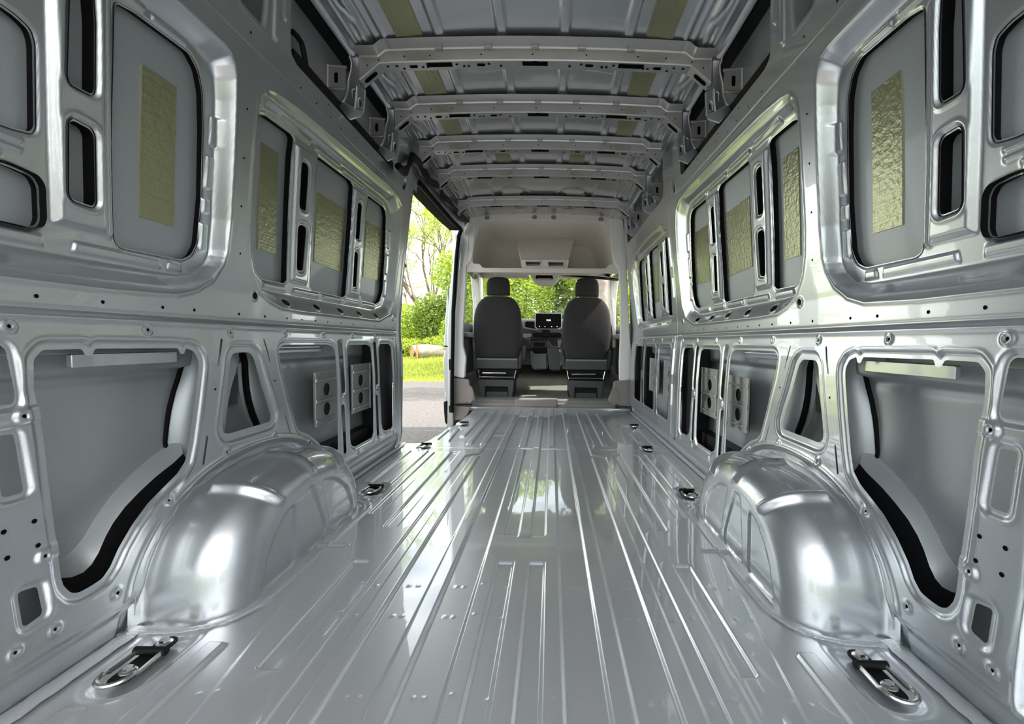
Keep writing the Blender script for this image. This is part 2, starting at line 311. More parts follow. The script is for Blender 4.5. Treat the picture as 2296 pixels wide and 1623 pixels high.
def rear_sheet(side):
    us=grid(-.08,.66,.012)[:-1]+grid(.66,1.40,.0030)[:-1]+grid(1.40,2.845,.0042,.0062); S=Sheet(us,grid(-.004,1.93,.0036))
    U,V=np.meshgrid(S.u,S.v,indexing='ij')
    # lower panel stands proud of the belt, strip under it set back
    arch=sell(.465,.352,2.3)
    S.press([(-.2,.745),(2.785,.745),(2.79,.100),(1.96,.100)]+[p for p in arch[::-1] if p[1]>.11]+[(1.0,.10),(.985,.091),(-.2,.088)],-.005,.008)
    S.bead([(-.2,.737),(2.777,.737),(2.782,.110),(2.0,.106)],.006,-.004)
    S.bead([(-.2,.083),(.985,.085),(1.0,.10)]+[p for p in arch if p[1]>.10 ],.009,-.008)
    S.bead([(-.2,.754),(2.83,.754)],.004,.003)
    S.press(sell(.452,.340,2.3),.007,.01)
    S.hole(sell(.408,.311,2.45),0,0,sm=0)
    S.H+=.012*(1-sstep((V-.05)/.03))*(np.abs(U-AY)>.42)
    A=[(.832,.60),(.836,.655),(.852,.672),(.925,.673),(.931,.657),(.945,.657),(.951,.673),(1.165,.671),(1.171,.655),(1.184,.655),(1.190,.671),(1.215,.662),(1.228,.64),(1.228,.62),(1.214,.56),(1.199,.50),(1.182,.42),(1.167,.37),(1.141,.345),(1.104,.325),(1.054,.298),(1.012,.262),(.978,.222),(.959,.190),(.941,.173),(.916,.1695),(.892,.1694),(.877,.178),(.865,.198),(.860,.221),(.851,.337),(.845,.4175),(.840,.515)]
    S.hole(A,.012,.006,.008,.006,.0015)
    S.hole([(1.342,.578),(1.356,.637),(1.372,.654),(1.442,.654),(1.461,.637),(1.492,.54),(1.536,.43),(1.530,.411),(1.33,.410),(1.311,.417),(1.305,.437),(1.32,.50)],.020,.008,.010,.01,.0015)
    S.hole([(1.5945,.655),(1.608,.671),(1.63,.677),(1.952,.676),(1.985,.670),(2.008,.646),(2.012,.616),(2.0105,.41),(2.016,.2072),(2.004,.177),(1.966,.171),(1.93,.196),(1.876,.241),(1.82,.282),(1.76,.32),(1.71,.338),(1.687,.36),(1.663,.419),(1.6365,.487),(1.6055,.583)],.010,.005,.007,.01,.0015)
    S.hole([(2.138,.655),(2.153,.673),(2.37,.673),(2.404,.66),(2.414,.63),(2.42,.191),(2.40,.167),(2.188,.167),(2.152,.183),(2.139,.214),(2.137,.342),(2.13,.54)],.010,.005,.007,.01,.0015)
    S.hole([(2.528,.650),(2.55,.676),(2.68,.676),(2.708,.664),(2.72,.634),(2.7245,.175),(2.69,.160),(2.594,.166),(2.556,.183),(2.541,.219),(2.522,.454)],.010,.005,.007,.01,.0015)
    for P in ([(2.042,.688),(2.083,.688),(2.086,.45),(2.055,.45)],[(2.045,.395),(2.077,.395),(2.096,.16),(2.070,.16)],[(2.45,.686),(2.484,.686),(2.488,.45),(2.456,.45)],[(2.449,.394),(2.478,.394),(2.498,.16),(2.468,.16)]):
        S.hole(P,.004,.003,.005,.012)
    for a,b in (((1.317,.696),(1.2935,.619)),((1.512,.696),(1.5325,.62)),((1.607,.422),(1.636,.3476)),((1.238,.422),(1.2205,.347))):
        d=(Vector(b)-Vector(a)).normalized(); n=Vector((-d.y,d.x))*.0038; a=Vector(a);b=Vector(b)
        S.hole([tuple(a+n),tuple(a-d*.003),tuple(a-n),tuple(b-n),tuple(b+d*.003),tuple(b+n)],0,0,sm=0)
    S.hole([(.752,.575),(.797,.575),(.801,.59),(.793,.675),(.785,.683),(.752,.683),(.745,.672),(.745,.585)],.006,.005,.008,.008,.001)
    S.hole([(.765,.522),(.793,.5215),(.803,.415),(.80,.4105),(.7745,.4105),(.7705,.4155),(.763,.516)],.006,.005,.008,.006,.001)
    S.hole([(.791,.2295),(.818,.2245),(.8255,.170),(.822,.165),(.798,.160),(.793,.165),(.787,.226)],.006,.005,.008,.006,.001)
    S.hole([(.64,.40),(.70,.40),(.71,.10),(.66,.10)],.01,.01,.01,.02,.002)
    S.bead([(.715,.50),(.72,.30),(.735,.16),(.73,.02)],.010,-.008)
    S.hole([(.62,.69),(.70,.69),(.70,.50),(.62,.50)],.01,.006,.01,.02)
    for c in SCREWS: S.boss(c,.012,-.004)
    for c in ((.8054,.5514),(.8268,.2796)): S.flatbead([(c[0]-.002,c[1]),(c[0]+.03,c[1]+.002)],.014,-.003,.005)
    # upper window pressings
    dish(S,UW1O,UW1I,.048); dish(S,UW2O,UW2I,.032)
    S.bead(UW1O,.006,-.003,True); S.bead([p for p in UW2O],.006,-.003,True)
    S.hole([(1.006,1.432),(1.05,1.442),(1.204,1.448),(1.237,1.422),(1.257,1.375),(1.2705,1.285),(1.288,1.10),(1.287,.97),(1.269,.932),(1.237,.914),(1.07,.912),(1.052,.9205),(1.046,.94),(1.0275,1.149)],.003,.003,.005,.012)
    S.press([(.872,1.42),(.972,1.425),(1.019,.935),(.918,.935)],-.014,.018)
    S.bead([(.984,1.42),(1.031,.935)],.008,-.009)
    for P in ([(.905,1.44),(.945,1.44),(.9577,1.358),(.9687,1.226),(.9645,1.213),(.9218,1.213),(.916,1.225)],[(.926,1.134),(.933,1.144),(.968,1.1415),(.9767,1.13),(.989,.995),(.984,.984),(.943,.986),(.935,.997)]): S.hole(P,.004,.006,.008,.008,.002)
    S.hole([(.60,1.283),(.808,1.283),(.832,1.281),(.856,1.272),(.8636,1.252),(.876,1.104),(.871,1.0914),(.838,1.0863),(.60,1.084)],.004,.004,.006,.008)
    S.hole([(.60,1.016),(.842,1.0137),(.876,1.0096),(.887,.994),(.893,.932),(.888,.9166),(.866,.912),(.60,.914)],.004,.004,.006,.008)
    for z in (1.062,1.045,1.03,1.015): S.bead([(.60,z+.008),(.82+.03*(z>1.04),z+.004)],.006,-.006)
    S.flatbead([(.60,1.335),(.81,1.33)],.012,-.008); S.flatbead([(.60,1.40),(.84,1.395)],.012,-.008)
    for a,b in ((.955,1.17),(.60,.90),(1.19,1.235)): S.press([(a,.880),(b,.880),(b-.004,.901),(a+.004,.901)],-.006,.006)
    for y0,y1 in ((.98,1.07),(1.09,1.19)): S.press([(y0,1.452),(y1,1.455),(y1,1.470),(y0,1.468)],-.006,.006)
    for z0,z1 in ((.95,1.03),(1.06,1.10),(1.13,1.22),(1.25,1.33)): S.press([(1.294,z0),(1.318,z0),(1.312,z1),(1.290,z1)],-.007,.006)
    S.hole([(1.466,1.421),(1.50,1.4326),(1.64,1.438),(1.658,1.43),(1.656,1.364),(1.671,1.193),(1.697,.955),(1.702,.92),(1.689,.908),(1.558,.906),(1.523,.928),(1.495,.998),(1.482,1.08),(1.463,1.34)],.003,.003,.005,.008)
    S.hole([(1.83,1.436),(2.12,1.442),(2.1505,1.427),(2.17,1.26),(2.188,1.0155),(2.19,.9147),(2.17,.903),(1.89,.904),(1.871,.918),(1.85,1.142),(1.835,1.312)],.003,.003,.005,.008)
    S.hole([(2.325,1.44),(2.527,1.444),(2.565,1.43),(2.585,1.40),(2.633,1.183),(2.654,.983),(2.624,.924),(2.577,.905),(2.387,.907),(2.36,.932),(2.35,1.085),(2.33,1.30)],.003,.003,.005,.008)
    for P in ([(1.672,1.415),(1.792,1.42),(1.828,.925),(1.722,.925)],[(2.160,1.42),(2.285,1.425),(2.322,.92),(2.205,.92)]): S.press(P,-.014,.014)
    for P in ([(1.709,1.359),(1.715,1.37),(1.7435,1.37),(1.7534,1.357),(1.7645,1.20),(1.73,1.198),(1.722,1.21)],[(1.728,1.13),(1.742,1.142),(1.7765,1.141),(1.782,1.125),(1.7837,.97),(1.7516,.965),(1.744,.976)],[(2.198,1.361),(2.22,1.372),(2.2387,1.365),(2.2524,1.199),(2.213,1.197)],[(2.2187,1.131),(2.242,1.14),(2.2567,1.13),(2.2724,.9654),(2.237,.963)]): S.hole(P,.004,.005,.007,.008,.0015)
    for a,b in ((1.56,1.69),(1.74,1.93),(1.97,2.14),(2.18,2.33),(2.38,2.55)): S.press([(a,.874),(b,.874),(b-.004,.895),(a+.004,.895)],-.006,.006)
    for a,b in ((1.55,1.76),(1.80,2.0),(2.04,2.25),(2.29,2.52)): S.press([(a,1.45),(b,1.453),(b,1.472),(a,1.47)],-.007,.008)
    S.bead([(1.445,1.47),(1.50,1.475),(1.70,1.488),(2.04,1.496),(2.55,1.512)],.012,-.006)
    for z0,z1 in ((.96,1.05),(1.09,1.2),(1.24,1.34)): S.press([(2.662-(z0-.95)*.06,z0),(2.690-(z0-.95)*.06,z0),(2.686-(z1-.95)*.06,z1),(2.655-(z1-.95)*.06,z1)],-.006,.008)
    for y in (1.666,1.887,2.099,2.309,2.525): S.hole([(y+.024*math.cos(a),.834+.012*math.sin(a)-.0*math.cos(a)) for a in np.arange(12)*math.pi/6],.002,-.003,.006,sm=0)
    for y,z,r in ((1.476,.84,.0125),(2.77,.834,.010)): S.hole([(y+r*math.cos(a),z+r*math.sin(a)) for a in np.arange(14)*math.pi/7],.002,-.003,.006,sm=0)
    # roof-side openings
    S.hole([(1.535,1.70),(1.545,1.66),(1.58,1.645),(2.55,1.645),(2.575,1.66),(2.58,1.99),(1.52,1.99)],.002,.0,.006,.01)
    S.hole([(1.305,1.66),(1.33,1.655),(1.395,1.655),(1.40,1.72),(1.395,1.83),(1.30,1.85)],.006,.006,.008,.008,.002)
    S.flatbead([(1.455,1.66),(1.445,1.93)],.014,-.010,.012); S.flatbead([(1.50,1.75),(1.495,1.88)],.012,-.008,.01)
    S.hole([(2.690,1.60),(2.715,1.597),(2.735,1.625),(2.74,1.66),(2.72,1.675),(2.70,1.66)],.003,-.002,.006,.008)
    S.hole([(1.02,1.70),(1.24,1.70),(1.23,1.88),(1.04,1.88)],.006,.006,.008,.02,.002)
    S.bead([(.6,1.555),(2.65,1.575)],.003,.002)
    dots=[(a,b,.0042) for a,b in DOTS_BELT]+[(a,b,.0034) for a,b in DOTS_MISC]+[(a,b,.0045) for a,b in DOTS_LOW]+[(a,b,.0038) for a,b in SCREWS]
    return S,dots
def wmap(side): return lambda y,z,h:(side*(prof(z)+h),y,z)
walls={}; SH={}
for side,nm in ((-1,'wall_left'),(1,'wall_right')):
    S,dots=rear_sheet(side); SH[side]=S; o=link(nm,S.mesh(wmap(side),dots),['paint','dark']); o['kind']='structure'; walls[side]=o
# --- right front panel behind the driver
def front_sheet():
    S=Sheet(grid(2.846,4.47,.007,.009),grid(-.004,1.93,.0042)); U,V=np.meshgrid(S.u,S.v,indexing='ij')
    S.press([(2.93,.745),(4.36,.745),(4.36,.10),(2.93,.10)],-.004,.01); S.bead([(2.83,.754),(4.47,.754)],.005,.003)
    S.bead([(2.83,.09),(4.40,.09)],.009,-.006); S.H+=.012*(1-sstep((V-.05)/.03))
    dish(S,[(2.98,1.46),(3.02,1.50),(3.10,1.525),(3.46,1.535),(4.14,1.525),(4.27,1.505),(4.325,1.46),(4.33,1.32),(4.29,1.10),(4.25,.95),(4.21,.855),(4.06,.815),(3.15,.815),(3.05,.835),(2.99,.89),(2.97,1.0)],
        [(3.04,1.43),(3.08,1.445),(3.41,1.452),(4.05,1.452),(4.12,1.42),(4.145,1.36),(4.18,1.16),(4.18,.94),(4.13,.885),(4.05,.87),(3.22,.87),(3.12,.875),(3.07,.90),(3.03,1.0)],.035)
    S.hole([(3.06,1.43),(3.13,1.432),(3.15,1.40),(3.21,.93),(3.20,.90),(3.10,.90),(3.07,.95)],.003,.003,.005,.01)
    S.hole([(3.34,1.43),(3.62,1.435),(3.65,1.40),(3.71,.93),(3.69,.90),(3.42,.90),(3.40,.93)],.003,.003,.005,.01)
    S.hole([(3.81,1.43),(4.03,1.425),(4.07,1.39),(4.13,1.1),(4.14,.93),(4.11,.90),(3.90,.90),(3.87,.93)],.003,.003,.005,.01)
    for a,b in ((3.16,3.31),(3.66,3.80)): S.press([(a,1.415),(b,1.42),(b+.06,.92),(a+.06,.92)],-.014,.02)
    for a in (3.225,3.725): S.hole([(a,1.36),(a+.035,1.36),(a+.055,1.19),(a+.02,1.19)],.004,.004,.007,.01); S.hole([(a+.025,1.13),(a+.06,1.13),(a+.08,.965),(a+.045,.965)],.004,.004,.007,.01)
    for P in ([(3.955,.655),(3.98,.672),(4.20,.672),(4.235,.65),(4.235,.19),(4.21,.178),(3.98,.178),(3.95,.20)],[(3.465,.65),(3.49,.672),(3.79,.672),(3.82,.655),(3.81,.20),(3.78,.18),(3.47,.18),(3.44,.21)],[(3.01,.655),(3.04,.675),(3.30,.672),(3.33,.655),(3.34,.21),(3.31,.183),(3.05,.175),(3.015,.20)]): S.hole(P,.010,.005,.008,.01,.002)
    for P in ([(3.885,.675),(3.93,.675),(3.93,.46),(3.885,.46)],[(3.87,.39),(3.91,.39),(3.87,.18),(3.83,.18)],[(3.367,.679),(3.417,.679),(3.406,.452),(3.359,.452)],[(3.355,.396),(3.393,.393),(3.404,.174),(3.36,.171)]): S.hole(P,.004,.003,.006,.012)
    for a,b in ((.30,.42),(.50,.66),(1.0,1.12),(1.2,1.38)): S.flatbead([(2.93,a),(2.93,b)],.010,-.006,.008)
    S.bead([(2.885,0),(2.885,1.9)],.004,.004)
    S.hole([(2.95,1.73),(2.97,1.67),(3.02,1.65),(4.30,1.65),(4.33,1.70),(4.33,1.99),(2.95,1.99)],.002,0,.006,.01)
    sc_=[(4.074,.718),(3.81,.718),(3.5425,.7175),(3.267,.717),(2.988,.716),(4.073,.129),(3.80,.126),(3.536,.127),(3.2585,.129),(3.39,.422),(3.886,.425)]
    for c in sc_: S.boss(c,.013,-.004)
    dots=[(y,.787,.004) for y in (4.156,4.053,3.83,3.742,3.63,3.528,3.428,3.32,3.218,3.113,3.012,2.908)]+[(a,b,.004) for a,b in sc_]+[(y,1.59,.004) for y in (3.0,3.3,3.6,3.9,4.2)]+[(2.90,z,.004) for z in (.5,.95,1.0,1.25,1.3)]
    return S,dots
S,dots=front_sheet(); SHF=S; o=link('wall_front_right',S.mesh(wmap(1),dots),['paint','dark']); o['kind']='structure'; wfr=o
def black_rings(S,side,parent,zlo=.89,zhi=1.46):  # black walls round the openings imitate the dark gap before the skin
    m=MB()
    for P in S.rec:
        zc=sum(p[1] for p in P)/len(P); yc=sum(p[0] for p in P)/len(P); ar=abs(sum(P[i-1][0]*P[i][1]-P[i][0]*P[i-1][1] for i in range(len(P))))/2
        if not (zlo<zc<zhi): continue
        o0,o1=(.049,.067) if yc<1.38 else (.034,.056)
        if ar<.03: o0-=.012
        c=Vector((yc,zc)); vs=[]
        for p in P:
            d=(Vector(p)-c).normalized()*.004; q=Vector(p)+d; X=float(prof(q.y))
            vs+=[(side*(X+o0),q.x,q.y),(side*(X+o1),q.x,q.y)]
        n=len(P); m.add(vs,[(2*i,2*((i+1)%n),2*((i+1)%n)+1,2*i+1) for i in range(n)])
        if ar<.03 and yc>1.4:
            vs=[(side*(float(prof(p[1]))+o0+.016),p[0],p[1]) for p in P]; m.add(vs,[tuple(range(n))])  # black sheet behind each slot for the shade inside
    return m.build('gap_shade','seal',parent,False)
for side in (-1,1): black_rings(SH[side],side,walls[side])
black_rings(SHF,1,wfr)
# --- outer skins with the olive damping foils
def skin_off(y): return .068-.012*sstep((np.asarray(y)-1.30)/.15)
def make_skin(side,y1,parent):
    S=Sheet(grid(-.08,y1,.03),grid(.70,2.0,.02))
    o=link('outer_skin',S.mesh(lambda y,z,h:(side*(prof(z)+skin_off(y)+.02*sstep((z-1.6)/.3)),y,z)),'skin',parent)
    L=Sheet(grid(-.08,y1,.02),grid(-.03,.72,.008)); U,V=np.meshgrid(L.u,L.v,indexing='ij')
    L.H+=-.022*sstep((V-.60)/.02)+.006*np.exp(-((V-.60)/.012)**2)-.012*sstep((.57-V)/.30)
    return link('outer_skin',L.mesh(lambda y,z,h:(side*(1.0+h),y,z)),'skin',parent)
make_skin(-1,2.965,walls[-1]); make_skin(1,4.76,walls[1])
m=MB(); m.box((.93,3.93,.08),(.985,4.50,.72)); m.build('pocket_shade','black',wfr,False)  # black box imitates the shade inside the front opening
def pad(side,P,label,name='damping_foil',group=None):
    # P: four (y,z) corners, glued on the skin
    MBk=MB(); n=10; a,b,c,d=[Vector(p) for p in P]
    for off in (-.0035,0):
        vs=[]
        for i in range(n+1):
            for j in range(n+1):
                p=(a.lerp(b,i/n)).lerp(d.lerp(c,i/n),j/n); vs.append((side*(prof(p.y)+float(skin_off(p.x))+off),p.x,p.y))
        MBk.add(vs,[(i*(n+1)+j,(i+1)*(n+1)+j,(i+1)*(n+1)+j+1,i*(n+1)+j+1) for i in range(n) for j in range(n)])
    N_=(n+1)**2; e=[j for j in range(n+1)]+[(i)*(n+1)+n for i in range(1,n+1)]+[n*(n+1)+j for j in range(n-1,-1,-1)]+[i*(n+1) for i in range(n-1,0,-1)]
    MBk.f+=[(e[i],e[(i+1)%len(e)],e[(i+1)%len(e)]+N_,e[i]+N_) for i in range(len(e))]; MBk.m+=[0]*len(e)
    return tag(MBk.build(name,'damp'),label,'damping foil',group)
PADS=[([(1.095,1.356),(1.194,1.356),(1.223,1.002),(1.123,1.000)],'tall olive foil in the rearmost window recess of the %s wall, nearest the camera'),
([(1.517,1.357),(1.613,1.358),(1.652,1.010),(1.551,1.008)],'narrow olive foil in the rear cell of the three-cell recess, %s wall'),
([(1.889,1.316),(2.141,1.315),(2.168,1.025),(1.916,1.030)],'wide olive foil in the middle cell of the three-cell recess, %s wall'),
([(2.382,1.326),(2.636,1.334),(2.642,1.045),(2.414,1.035)],'olive foil in the front cell of the three-cell recess, %s wall')]
for side,w in ((-1,'left'),(1,'right')):
    for P,l in PADS: pad(side,P,l%w,group='olive foils in the %s window recesses'%w)
pad(1,[(3.47,1.33),(3.73,1.335),(3.80,1.03),(3.545,1.027)],'bright olive foil in the far recess behind the right seat, right wall',group='olive foils in the right window recesses')
pad(1,[(3.93,1.31),(4.05,1.31),(4.09,1.02),(3.97,1.02)],'small olive foil farthest forward on the right wall, half hidden by a post',group='olive foils in the right window recesses')
# --- structure behind the lower openings
def side_inner(side,w):
    def mp(f): return lambda x,y,z:(side*(f+z),x,y)
    # reinforcement behind the front edge of the rear opening, curved towards the skin
    L_=[(1.309,0.695),(1.298,0.625),(1.280,0.580),(1.263,0.542),(1.247,0.493),(1.238,0.450),(1.231,0.406),(1.236,0.371),(1.242,0.330),(1.247,0.289)]
    m=MB(); vs=[]
    for (y,z) in L_:
        for dy,x in ((0,.996),(.006,.985),(.020,.962),(.045,.948),(.085,.940),(.15,.936)): vs.append((side*x,y+dy,z))
    m.add(vs,[(i*6+j,(i+1)*6+j,(i+1)*6+j+1,i*6+j+1) for i in range(len(L_)-1) for j in range(5)]); o=m.build('pillar_reinforcement','skin'); tag(o,'pale upright reinforcement at the front edge of the big rear opening in the %s wall'%w,'reinforcement','reinforcements behind the walls')
    m=MB(); m.tube([(side*.992,y-.004,z) for y,z in L_],.006,6); m.build('gap_shade','seal',walls[side])  # black line drawn for the shaded gap along the reinforcement
    L_=[(1.499,0.652),(1.512,0.640),(1.520,0.615),(1.521,0.573),(1.526,0.524),(1.536,0.481),(1.553,0.435),(1.576,0.392),(1.583,0.372)]
    m=MB(); vs=[]
    for (y,z) in L_:
        for dy,x in ((.004,.994),(.012,.975),(.03,.955),(.07,.946),(.16,.94)): vs.append((side*x,y+dy,z))
    m.add(vs,[(i*5+j,(i+1)*5+j,(i+1)*5+j+1,i*5+j+1) for i in range(len(L_)-1) for j in range(4)]); o=m.build('pillar_reinforcement','skin'); tag(o,'curved reinforcement inside the triangular window of the %s wall'%w,'reinforcement','reinforcements behind the walls')
    m=MB(); m.tube([(side*.965,y,z) for y,z in L_],[.011]*len(L_),6); m.build('gap_shade','seal',walls[side])  # black tube drawn for the dark curved gap
    m=MB(); P=[(1.441,0.575),(1.503,0.573),(1.494,0.478),(1.413,0.477)]; m.add([(side*(float(prof(z))+.088),y,z) for y,z in P]+[(side*(float(prof(z))+.092),y,z) for y,z in P],[(0,1,2,3),(4,5,6,7),(0,1,5,4),(1,2,6,5),(2,3,7,6),(3,0,4,7)]); tag(m.build('damping_mat','dark_mat'),'dark grey damping mat inside the triangular window of the %s wall'%w,'damping mat')
    # outer wheel housing lip: pale curved band, black sheet below it in place of the cavity shade
    U_=[(1.268,0.432),(1.233,0.399),(1.186,0.381),(1.139,0.360),(1.105,0.339),(1.074,0.319),(1.048,0.294),(1.024,0.269),(1.001,0.242),(0.979,0.226),(0.959,0.219),(0.943,0.218),(0.920,0.222)]
    B_=[(1.235,0.372),(1.204,0.355),(1.175,0.344),(1.145,0.332),(1.102,0.310),(1.061,0.285),(1.031,0.258),(1.012,0.233),(0.995,0.203),(0.979,0.184),(0.961,0.175),(0.937,0.177),(0.906,0.191)]
    m=MB(); vs=[]
    for (a,b) in zip(U_,B_):
        a=Vector((1.0*1,a[0],a[1])); b=Vector((.948,b[0],b[1]))
        for t in (0,.08,.5,.92,1): p=a.lerp(b,t); vs.append((side*(p.x-.006*math.sin(t*math.pi)),p.y,p.z))
    m.add(vs,[(i*5+j,(i+1)*5+j,(i+1)*5+j+1,i*5+j+1) for i in range(len(U_)-1) for j in range(4)]); o=m.build('wheel_housing_lip','skin'); tag(o,'curved pale wheel housing band seen through the rear opening of the %s wall'%w,'wheel housing','wheel housing bands behind the walls')
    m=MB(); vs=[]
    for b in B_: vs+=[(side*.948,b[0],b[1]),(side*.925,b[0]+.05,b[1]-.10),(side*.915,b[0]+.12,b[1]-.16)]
    m.add(vs,[(i*3+j,(i+1)*3+j,(i+1)*3+j+1,i*3+j+1) for i in range(len(B_)-1) for j in range(2)]); m.build('housing_shade','black',o)
    # black boxes standing in for the shade in the sill and front pocket
    m=MB(); m.box((min(side*.93,side*.99),1.62,-.02),(max(side*.93,side*.99),2.78,.215)); m.build('sill_shade','black',walls[side],False)
    m=MB(); m.box((min(side*.915,side*.975),2.50,.10),(max(side*.915,side*.975),2.80,.70)); m.build('pocket_shade','black',walls[side],False)
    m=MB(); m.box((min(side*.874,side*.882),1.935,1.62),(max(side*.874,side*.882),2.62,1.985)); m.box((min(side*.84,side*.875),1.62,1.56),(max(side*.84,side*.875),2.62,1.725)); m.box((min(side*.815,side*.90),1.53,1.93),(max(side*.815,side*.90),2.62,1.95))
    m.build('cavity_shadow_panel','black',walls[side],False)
    # belt rail and bar above the opening
    m=MB()
    for (x0,x1,y0,y1,z0,z1) in ((.955,.985,.45,1.17,.66,.70),): m.box((min(side*x0,side*x1),y0,z0),(max(side*x0,side*x1),y1,z1))
    m.build('belt_rail','skin',walls[side],bevel=.004)
    o=plate('support_bar',[rrect(.925,.632,1.19,.662,.004)],.012,'paint',.002,mp(.925)); tag(o,'narrow grey support bar just under the top edge of the rear %s opening'%w,'bar','support bars in the openings')
    m=MB(); m.tube([(side*.935,1.62,.655),(side*.935,1.95,.655)],.012,8); o=m.build('support_bar','paint'); tag(o,'thin grey support bar across the top of the middle %s opening'%w,'bar','support bars in the openings')
side_inner(-1,'left'); side_inner(1,'right')
def crash_box(side,y0,y1,z0,z1,label):
    e=empty('impact_bracket',(side*.935,(y0+y1)/2,z0),label,'bracket','perforated impact brackets behind the wall openings')
    w=y1-y0; h=z1-z0; ox,oy,oz=e.location
    cx=y0+w*.46; P=[rrect(y0,z0,y1,z1,.006)]
    for k,(a,b) in enumerate(((.53,.77),(.16,.40))): P.append(rrect(cx-w*.14,z0+h*a,cx+w*.14,z0+h*b,w*.139,8)[::-1])
    q=MB(); q.add([(side*.950-ox,y-oy,z-oz) for y,z in ((y0+.01,z0+.01),(y1-.01,z0+.01),(y1-.01,z1-.01),(y0+.01,z1-.01))],[(0,1,2,3)]); q.build('hole_shade','plastic',e,False)  # dark sheet behind the face, added so the holes look shaded
    me=plate_mesh(P,.003,0,lambda x,y,z:(side*(.935+z)-ox,x-oy,y-oz)); fc=link('bracket_face',me,'bow',e,False)
    m=MB()
    for (a,b) in ((y0-.008,y0+.006),(y1-.006,y1+.008)):
        m=MB(); m.box((min(side*.928,side*.940)-ox,a-oy,0),(max(side*.928,side*.940)-ox,b-oy,h)); m.build('side_flange','bow',e,bevel=.003)
    for f in (.1,.46,.84):
        m=MB(); m.tube([(side*.928-ox,y0-.004-oy,h*f),(side*.928-ox,y1+.004-oy,h*f)],.0035,6); m.build('crease','bow',fc)
        m=MB(); m.tube([(side*.924-ox,y0-.010-oy,h*f-.004),(side*.924-ox,y0-.010-oy,h*f+.010)],.006,8); m.build('clip','bow',fc)
for side,w in ((-1,'left'),(1,'right')):
    crash_box(side,1.915,2.135,.315,.555,'perforated grey bracket half hidden behind the post of the middle %s opening, nearer one'%w)
    crash_box(side,2.275,2.50,.315,.57,'perforated grey bracket in the second opening of the %s wall, by the front post'%w)
crash_box(1,3.05,3.33,.30,.575,'perforated grey bracket in the far right wall openings, the rear one of that pair')
crash_box(1,3.50,3.80,.30,.575,'perforated grey bracket in the far right wall openings, the front one of that pair')
m=MB(); m.tube([(.93,2.74,.70),(.945,2.70,.55),(.94,2.66,.42),(.93,2.63,.33),(.945,2.61,.22),(.94,2.58,.12)],.006,6); tag(m.build('wiring_loom','black'),'thin black cable hanging inside the narrow front opening of the right wall','cable')
for y,zz in ((2.0,1.0),(2.25,0)):
    pass
